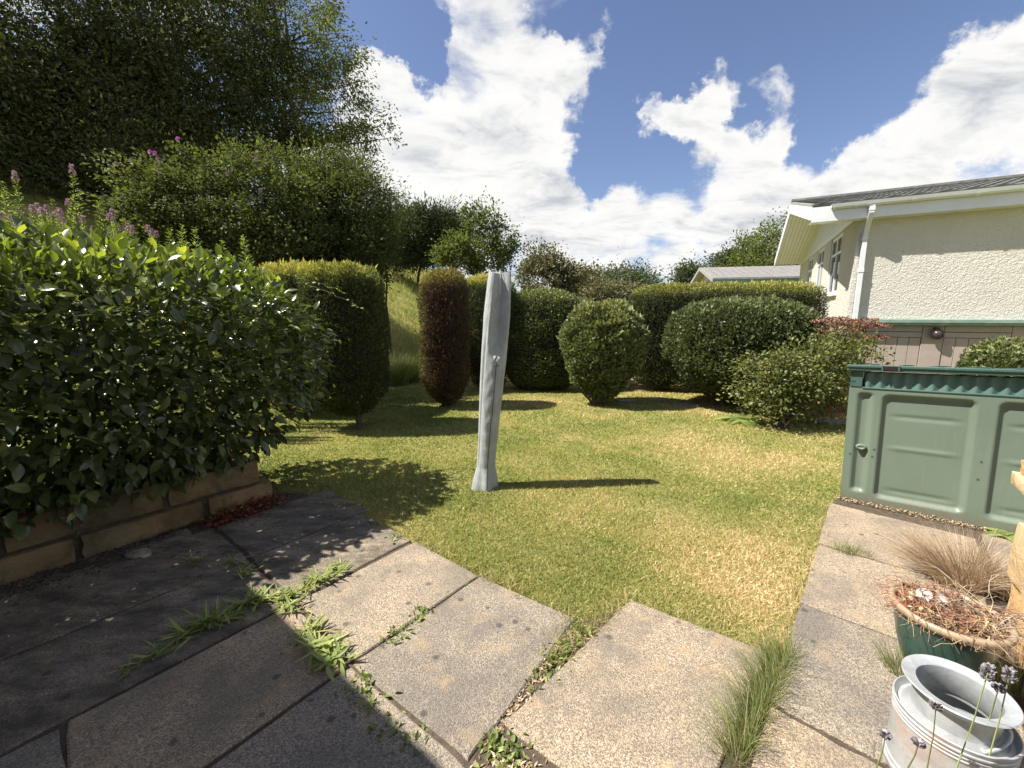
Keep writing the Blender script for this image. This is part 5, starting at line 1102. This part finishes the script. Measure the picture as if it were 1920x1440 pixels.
# sample with density falling with distance
n_ = 620000; d = 1.15*np.exp(rng.random(n_)*math.log(13/1.15)); a = rng.uniform(-.95, .95, n_); P = np.stack([d*np.sin(a), d*np.cos(a), 0*d], 1)
P = P[inside(P, lawn_poly)]; n_ = len(P); d = np.hypot(P[:, 0], P[:, 1])
bx = [(-2.17, 5.62, .35), (-1.13, 7.05, .3), (.66, 8.85, .8), (3.9, 7.15, .5)]
tone = .42+.24*fsum(P, 91, 1.3)+.20*fsum(P, 92, 4)+.16*fsum(P, 93, 14)*.6+.10*np.clip((P[:, 0]-.2)/1.5, -1, 1)+rng.normal(size=n_)*.17
tone += .20*np.exp(-((P[:, 0]-.9)**2+(P[:, 1]-3.9)**2)/.5)+.2*np.exp(-((P[:, 0]-1.4)**2+(P[:, 1]-2.4)**2)/.25)+.15*np.exp(-((P[:, 0]-2.2)**2+(P[:, 1]-4.6)**2)/.5)+.12*np.exp(-((P[:, 0]-.3)**2+(P[:, 1]-2.9)**2)/.12)
Dg = unit(rng.normal(size=(n_, 3))*(.75, .75, .25)+(0, 0, .75)); Ng = unit(rng.normal(size=(n_, 3))+(0, -.4, .3)); P[:, 2] = hz(P[:, 0], P[:, 1])-.002
V, F = scatter(P, Dg, Ng, rng.uniform(.013, .031, n_)*(1+.05*d), (np.array([(-.045, 0, 0), (.045, 0, 0), (0, 1, 0.)]), np.array([(0, 1, 2)])))
# widen with distance so that far blades still cover
Vr = V.reshape(n_, 3, 3); base_c = (Vr[:, 0]+Vr[:, 1])/2; s_ = (1.2+.42*d)[:, None]; Vr[:, 0] = base_c+(Vr[:, 0]-base_c)*s_; Vr[:, 1] = base_c+(Vr[:, 1]-base_c)*s_
o = mk('lawn_grass', Vr.reshape(-1, 3), F, M['lawn'], org=(0, 0, 0), rnd=np.repeat(np.clip(tone, 0, 1), 3)); o['kind'] = 'stuff'
k = 26000; P2 = np.stack([rng.uniform(-2.2, 3.2, k), rng.uniform(1.5, 6.5, k), np.full(k, .012)], 1); P2 = P2[inside(P2, lawn_poly)]; P2 = P2[fsum(P2, 301, 3.2)+fsum(P2, 302, 9)*.6 > .62]; k = len(P2)
P2[:, 2] += rng.uniform(0, .012, k); o = leaf_obj('clover', P2, unit(rng.normal(size=(k, 3))*(1, 1, .3)), unit(rng.normal(size=(k, 3))*.35+(0, 0, 1)), rng.uniform(.006, .014, k), T_diamond(.85, .08), .2+.5*rng.random(k), M['weed'], org=(0, 3, 0))
# longer fringe along the slab edges
fr = []
for (p, q) in zip(edge_l[:-2], edge_l[1:-1]): L = math.dist(p, q); k = int(L*1500); f_ = rng.random(k); fr.append(np.stack([p[0]+(q[0]-p[0])*f_, p[1]+(q[1]-p[1])*f_, 0*f_], 1))
for (p, q) in (((.86, 1.24), (2.60, 3.22)),): L = math.dist(p, q); k = int(L*700); f_ = rng.random(k); fr.append(np.stack([p[0]+(q[0]-p[0])*f_-.015, p[1]+(q[1]-p[1])*f_+.015, 0*f_], 1))
P = np.concatenate(fr); n_ = len(P); P[:, :2] += rng.normal(size=(n_, 2))*.026; P = P[fsum(P, 61, 9)+rng.normal(size=n_)*.4 > -.1]; n_ = len(P); V, F = scatter(P, unit(rng.normal(size=(n_, 3))*(.7, .7, .2)+(0, 0, .6)), unit(rng.normal(size=(n_, 3))), rng.uniform(.03, .095, n_), T_blade(.045))
o = mk('edge_grass', V, F, M['lawn'], org=(0, 0, 0), rnd=np.repeat(np.clip(.5+rng.normal(size=n_)*.25, 0, 1), 3)); o['kind'] = 'stuff'
# long grass on the foot of the slope and rough grass on the bank
n_ = 60000; y = 6+22*rng.random(n_)**1.6; x = rng.uniform(-.75, .12, n_)*y; P = np.stack([x, y, 0*x], 1); s = (x-FL0[0])*-FLD[1]+y*FLD[0]; k = (s > .2) & (y > 7.5); P = P[k]; n_ = len(P); P[:, 2] = hz(P[:, 0], P[:, 1]); d = np.hypot(P[:, 0], P[:, 1])
V, F = scatter(P, unit(rng.normal(size=(n_, 3))*(.5, .5, .1)+(0, 0, .8)), unit(rng.normal(size=(n_, 3))+(0, -.6, 0)), rng.uniform(.12, .38, n_)*(1+.015*d), T_blade(.05)); 
o = mk('bank_grass', V, F, M['lawn'], org=(0, 0, 0), rnd=np.repeat(np.clip(.38+.16*fsum(P, 44, .9)+.2*rng.normal(size=n_)*.7, 0, 1), 3)); o['kind'] = 'stuff'
M['tallgrass'] = foliage('tall_grass_blade', [(0, (.10, .18, .03)), (.5, (.20, .28, .06)), (1, (.45, .42, .20))], .6, .35, .2)
for q, (px, py, lb) in enumerate(((742, 668, 'tall bright grass clump between the domed yew and reddish column, foremost'), (728, 640, 'tall grass clump behind the foremost clump on the slope foot'), (765, 645, 'grass clump close to the reddish conifer column'), (745, 615, 'pale seeding grass clump highest on the slope foot'), (775, 672, 'low grass clump at the foot of the reddish column'))):
    p = at(px, py, 9.3+.25*q); c = np.array((p[0], p[1], float(hz(p[0], p[1])))); th = thing('grass_clump', lb, 'grass clump', tuple(c)); tuft('blade', c, 900, .75, .7, M['tallgrass'], th, (0, 0), .009, 70+q, .22, 5, .6)
    if q in (1, 3): tuft('seed_stem', c, 45, 1.15, .55, M['dry_grass'], th, (.1, 0), .007, 80+q, .2, 6, .6)

# ---- weeds in the joints
def rosette(c, R_, n, label, seed, name='broadleaf_weed', group='leafy weeds in the paving joints', mat='weed', wd_=.2, up=.55):
    r = np.random.default_rng(seed); th = thing(name, label, 'weed', tuple(c), group); a = r.uniform(0, 2*PI, n); el = r.uniform(.15, up+.5, n)
    tv, tf = T_ovate(wd_, .12, -.35)
    for q in range(n):
        P = np.array([c])+np.array([[r.normal()*.022, r.normal()*.018, .0]]); D = np.array([[math.cos(a[q]), math.sin(a[q]), el[q]]]); V, F = scatter(P, unit(D), np.array([[0, 0, 1.]])+r.normal(size=(1, 3))*.25, R_*r.uniform(.5, 1.1), (tv, tf))
        V[:, 2] = np.maximum(V[:, 2], .026+.001*q); mk('leaf', V, F, M[mat], th, rnd=np.full(len(V), np.clip(.35+r.random()*.6, 0, 1)), smooth=True)
    return th
wl = [((632, 1080), .10, 16, 'upper end of the sunlit weed row'), ((600, 1095), .11, 16, 'second clump down the sunlit weed row'), ((575, 1110), .09, 12, 'third clump down the sunlit weed row'), ((540, 1125), .10, 16, 'weed clump just above the joint crossing'),
      ((500, 1135), .12, 18, 'bright clump left of the joint crossing'), ((465, 1140), .11, 16, 'clump at the left end of the sunlit stretch'), ((545, 1150), .10, 14, 'clump right on the joint crossing'),
      ((385, 1180), .13, 16, 'large weed clump in the shade'), ((420, 1170), .12, 14, 'shaded clump touching the lit weeds'), ((345, 1205), .12, 12, 'lower shaded weed clump'), ((290, 1240), .10, 9, 'shaded small weed at the lower left end'), ((245, 1262), .07, 7, 'last tiny weed at the lower left of the row'),
      ((580, 1195), .11, 16, 'clump below the joint crossing'), ((600, 1225), .12, 18, 'middle clump of the short cross row'), ((625, 1250), .12, 18, 'big clump where the narrow joint meets the cross row'),
      ((440, 1060), .09, 10, 'small shaded weed right of the loose stone'), ((465, 1085), .09, 12, 'shaded spiky weed near the lit weeds'), ((365, 1060), .10, 7, 'tall thin shaded weed near the loose stone')]
for q, (pp, R_, n, lb) in enumerate(wl): c = G(*pp); c[2] = .014; rosette(c, R_*1.0, int(n*2.0), lb, 400+q, wd_=.13 if q != 14 else .17, up=1.3)
sm = [((680, 1305), .05, 12), ((700, 1330), .05, 12), ((665, 1290), .045, 10), ((725, 1380), .05, 10), ((775, 1405), .045, 12), ((755, 1190), .045, 12), ((790, 1160), .05, 14), ((735, 1205), .04, 9), ((870, 1100), .03, 6), ((1055, 1225), .05, 14), ((1035, 1245), .045, 12), ((1090, 1190), .045, 12), ((1005, 1275), .04, 10), ((930, 1410), .05, 14), ((960, 1425), .05, 14), ((740, 1015), .05, 10), ((1085, 1180), .04, 10)]
lbs_ = ['tiny weed in the short cross row, second below the big clump', 'tiny weed in the short cross row, third below the big clump', 'tiny weed touching the big clump from below', 'tiny weed near the foot of the short cross row', 'last tiny weed of the short cross row, at the shade edge',
    'middle one of three tiny weeds in the narrow sunny joint', 'largest tiny weed of the narrow sunny joint, nearest the lawn', 'lowest of three tiny weeds in the narrow sunny joint', 'speck of weed where the narrow sunny joint meets the lawn', 'middle tiny weed in the wide wedge joint',
    'tiny weed just below the middle one in the wide wedge joint', 'tiny weed at the top of the wide wedge joint', 'lowest tiny weed in the wide wedge joint', 'tiny weed in the open soil corner at the bottom, left one', 'tiny weed in the open soil corner at the bottom, right one',
    'tiny shaded weed at the lawn end of the long joint', 'tiny weed second from the top of the wide wedge joint']
for q, (pp, R_, n) in enumerate(sm):
    c = G(*pp); c[2] = .012; th = thing('small_weed', lbs_[q], 'weed', tuple(c), 'tiny weeds in the joints'); k = n*5; P = c+rng.normal(size=(k, 3))*(.03, .03, .004)
    leaf_obj('foliage', P, unit(rng.normal(size=(k, 3))+(0, 0, .5)), unit(rng.normal(size=(k, 3))*.4+(0, 0, 1)), R_*rng.uniform(.4, .9, k), T_ovate(.4), rng.random(k)*.8, M['weed'], th)
k = 900; f_ = rng.random(k); P = np.stack([.30-.42*f_+rng.normal(size=k)*.035+.03, 1.86-.58*f_+rng.normal(size=k)*.02, 0*f_+.016], 1); P = np.concatenate([P, np.stack([rng.normal(-.02, .05, 300), rng.normal(1.17, .04, 300), np.full(300, .016)], 1)]); k = len(P)
leaf_obj('joint_litter', P, unit(rng.normal(size=(k, 3))*(1, 1, .25)), unit(rng.normal(size=(k, 3))*.4+(0, 0, 1)), rng.uniform(.006, .028, k), T_diamond(.3, .05), rng.random(k), M['dry_grass'], org=(.1, 1.5, 0))
# fine grass tufts
def gt(c, label, n, L, seed, lean=(0, 0), rad=.05, line=None, mat='fine_grass', spread=.5, w_=.0016):
    th = thing('grass_tuft', label, 'grass tuft', tuple(c)); tuft('blade', np.array(c), n, L, spread, M[mat], th, lean, w_, seed, rad, 5, .45, 'stuff', line)
a_, b_ = G(1378, 1428), G(1470, 1240); mid_ = (a_+b_)/2; mid_[2] = .0
gt(mid_, 'long fine green grass tuft along the edge of the path slabs', 1300, .21, 501, (-.22, .12), .035, (b_-a_)*1.1, spread=.75)
c = G(1590, 1040, .01); gt(c, 'small sparse green grass tuft in a joint of the right path', 260, .10, 502, (0, .1), .05, np.array((.12, -.06, 0)))
c = G(1690, 1262, .03); gt(c, 'thin grass growing up beside the green pot', 160, .16, 503, (-.1, .1), .05)
c = G(1900, 1290, .03); gt(c, 'thin grass between the churn and the pot at the right edge', 160, .22, 504, (0, .1), .06)
# red ground cover at the wall end
k = 1900; P = []
for _ in range(k):
    f_ = random.random(); c = G(395+120*f_+random.gauss(0, 16), 985-45*f_+random.gauss(0, 9)); c[2] = .005+abs(random.gauss(0, .035)); P.append(c)
P = np.array(P); o = leaf_obj('red_ground_cover', P, unit(rng.normal(size=(k, 3))+(0, 0, .3)), unit(rng.normal(size=(k, 3))*.5+(0, 0, 1)), rng.uniform(.012, .026, k), T_diamond(.9, .15), rng.random(k)**1.2, M['redcover'], org=tuple(P[0]))
# scattered litter on patio
k = 260; P = np.array([G(random.uniform(0, 620), random.uniform(960, 1250)) for _ in range(k)]); P[:, 2] = .027; o = leaf_obj('leaf_litter', P, unit(rng.normal(size=(k, 3))*(1, 1, .1)), np.tile((0, 0, 1.), (k, 1))+rng.normal(size=(k, 3))*.2, rng.uniform(.006, .018, k), T_diamond(.6, .1), rng.random(k), M['dead_leaf'], org=(-2, 2.3, .03))
k = 2600; f_ = rng.random(k)*3.2; P = w0+np.outer(f_, wd)-np.outer(np.abs(rng.normal(size=k))*.07*(1+.8*np.sin(f_*4)), wn); P[:, 2] = .024+rng.random(k)*.006
o = leaf_obj('soil_crumbs', P, unit(rng.normal(size=(k, 3))), unit(rng.normal(size=(k, 3))), rng.uniform(.004, .016, k), (np.array([(0, 0, 0), (1, 0, 0), (.4, .9, 0), (.4, .4, .7)]), np.array([(0, 2, 1), (0, 1, 3), (1, 2, 3), (2, 0, 3)])), rng.random(k), M['soil'], org=tuple(w0))
# loose stone on the patio
def rock(name, label, c, r3, seed, mat, cat='stone', parent=None, group=None, flat=.0):
    import bmesh
    bm = bmesh.new(); bmesh.ops.create_icosphere(bm, subdivisions=3, radius=1)
    V = np.array([v.co for v in bm.verts]); F = np.array([[v.index for v in f.verts] for f in bm.faces]); bm.free()
    s = 1+.26*fsum(V, seed, 2.2)+.12*fsum(V, seed+1, 6); V = V*s[:, None]; V[:, 2] = np.maximum(V[:, 2], -.35); V[:, 2] = np.minimum(V[:, 2], .75+.1*V[:, 0]); V = V*np.array(r3)+np.array(c)+np.array((0, 0, .35*r3[2]))
    o = mk(name, V, F, mat, parent, None if parent is not None else tuple(c), smooth=True)
    if parent is None: tag(o, label, cat, group)
    return autosmooth(o, 30)
M['rock'] = plain('pale_limestone', (.26, .23, .18), .9, .4, 25, bump=.8, bscale=60); c = G(262, 1042, .022); rock('loose_stone', 'pale loose stone lying on the shaded paving by the low wall', c, (.07, .045, .032), 3, M['rock'])
for q, (px, py, s_, lb) in enumerate(((1175, 752, .13, 'flat stepping stone right of the loose shrub foot'), (1232, 749, .15, 'flat stepping stone before the left end of the long hedge'), (1292, 760, .14, 'flat stepping stone before the round shrub'), (1558, 790, .16, 'pale stepping stone left of the green store'))):
    c = G(px, py, .012); mb = MB(); k = 12; ring = [(c[0]+s_*1.5*math.cos(2*PI*i/k)*random.uniform(.85, 1.1), c[1]+s_*math.sin(2*PI*i/k)*random.uniform(.85, 1.1)) for i in range(k)]
    mb.add([(x, y, -.02) for x, y in ring]+[(x, y, .03) for x, y in ring], [tuple(range(k, 2*k))]+[(i, (i+1) % k, k+(i+1) % k, k+i) for i in range(k)]); o = mb.build('stepping_stone', M['rock']); tag(o, lb, 'stepping stone', 'stepping stones in the lawn')
M['pinkstone'] = plain('dusty_pink_stone', (.42, .33, .28), .9, .25, 15, bump=.5)
rb = thing('stone_border', 'low pinkish rubble border behind the loose shrub and the long hedge end', 'stone border', tuple(G(1190, 725)))
q = 0
for row in range(2):
    for k in range(6):
        c = at(1150+k*19+row*8, 728-row*11, 8.9); c[2] = row*.10+.0; rock('stone', None, c, (.14, .09, .075), 20+q, M['pinkstone'], parent=rb); q += 1
# ---- ferns
def fern(c, label, nf, L, seed, facing=0):
    r = np.random.default_rng(seed); th = thing('fern', label, 'fern', tuple(c))
    for q in range(nf):
        a = facing+r.uniform(-1.6, 1.6) if facing else 2*PI*q/nf+r.normal()*.2; d = np.array((math.cos(a), math.sin(a), 1.0)); d /= np.linalg.norm(d); p = np.array(c, float); Pp = []; Dd = []; S = []; pts = [p.copy()]; k = 16; l = L*r.uniform(.7, 1.1)
        for i in range(k):
            p = p+d*l/k; pts.append(p.copy()); d = d+np.array((math.cos(a)*.07, math.sin(a)*.07, -.10)); d /= np.linalg.norm(d); sd2 = np.cross(d, UZ); sd2 /= np.linalg.norm(sd2); wv = l*.30*math.sin(PI*(.12+.85*i/k))**.8
            for sg in (1, -1): Pp.append(p); Dd.append(sd2*sg+d*.35); S.append(wv)
        o = leaf_obj('frond', np.array(Pp), unit(np.array(Dd)), np.tile((0, 0, 1.), (len(Pp), 1)), np.array(S), T_ovate(.26, .05, -.1), .4+.5*r.random(len(Pp)), M['fernleaf'], th, kind=None)
    return th
M['fernleaf'] = foliage('fern_leaf', [(0, (.10, .20, .03)), (.5, (.19, .32, .05)), (1, (.32, .42, .09))], .5, .4)
fern(G(1392, 792), 'bright green fern at the foot of the golden shrub', 9, .38, 1); fern(G(1885, 1008, .02), 'small bright fern growing at the foot of the green store', 6, .16, 2)
# ---- lavender stems in the lower right foreground
M['lav'] = foliage('faded_lavender_bud', [(0, (.20, .17, .20)), (.5, (.36, .32, .38)), (1, (.52, .48, .52))], .8, .2, .2, (1, 1, 1), hue=.5, sat=1.); M['lavstem'] = plain('lavender_stem', (.28, .33, .12), .7, .2, 20)
def lavender(hx, hy, bx, by, z, label, seed, hl=.045):
    h_ = ray(hx, hy); t_ = (z-EYE)/h_[2]; top = np.array((h_[0]*t_, h_[1]*t_, z)); b_ = ray(bx, by); zb = z*.45; t2 = (zb-EYE)/b_[2]; midp = np.array((b_[0]*t2, b_[1]*t2, zb)); base = midp+(midp-top)*.8; base[2] = .02
    th = thing('lavender_stem', label, 'lavender', tuple(base)); mb = MB(); mb.tube([base, midp, (midp+top)/2+np.array((.004, 0, 0)), top], [.0022, .002, .0016, .0013], 5); mb.build('stem', M['lavstem'], th)
    r = np.random.default_rng(seed); k = 90; q = r.random(k); a = r.uniform(0, 2*PI, k); d = (top-midp)/np.linalg.norm(top-midp); P = top+d*(hl*(q-.5))[:, None]+np.stack([np.cos(a), np.sin(a), 0*a], 1)*(.007*np.sin(PI*(q*.85+.1)))[:, None]
    leaf_obj('flower_head', P, unit(np.stack([np.cos(a), np.sin(a), .9+0*a], 1)), unit(r.normal(size=(k, 3))), .011, T_ovate(.6, .3, .2), r.random(k), M['lav'], th)
lavender(1852, 1262, 1795, 1435, .58, 'faded lavender stem in front of the churn, left of the tallest pair', 1); lavender(1892, 1268, 1850, 1435, .56, 'faded lavender stem nearest the lower right corner', 2); lavender(1755, 1325, 1740, 1430, .46, 'small lavender stem over the churn shoulder', 3, .025)
lavender(1722, 1395, 1705, 1435, .40, 'short lavender stem before the churn body', 4, .03); lavender(1660, 1380, 1645, 1435, .34, 'pale lavender stem left of the churn', 5, .028); lavender(1872, 1292, 1835, 1400, .52, 'small bud stem just below the corner lavender', 6, .02)
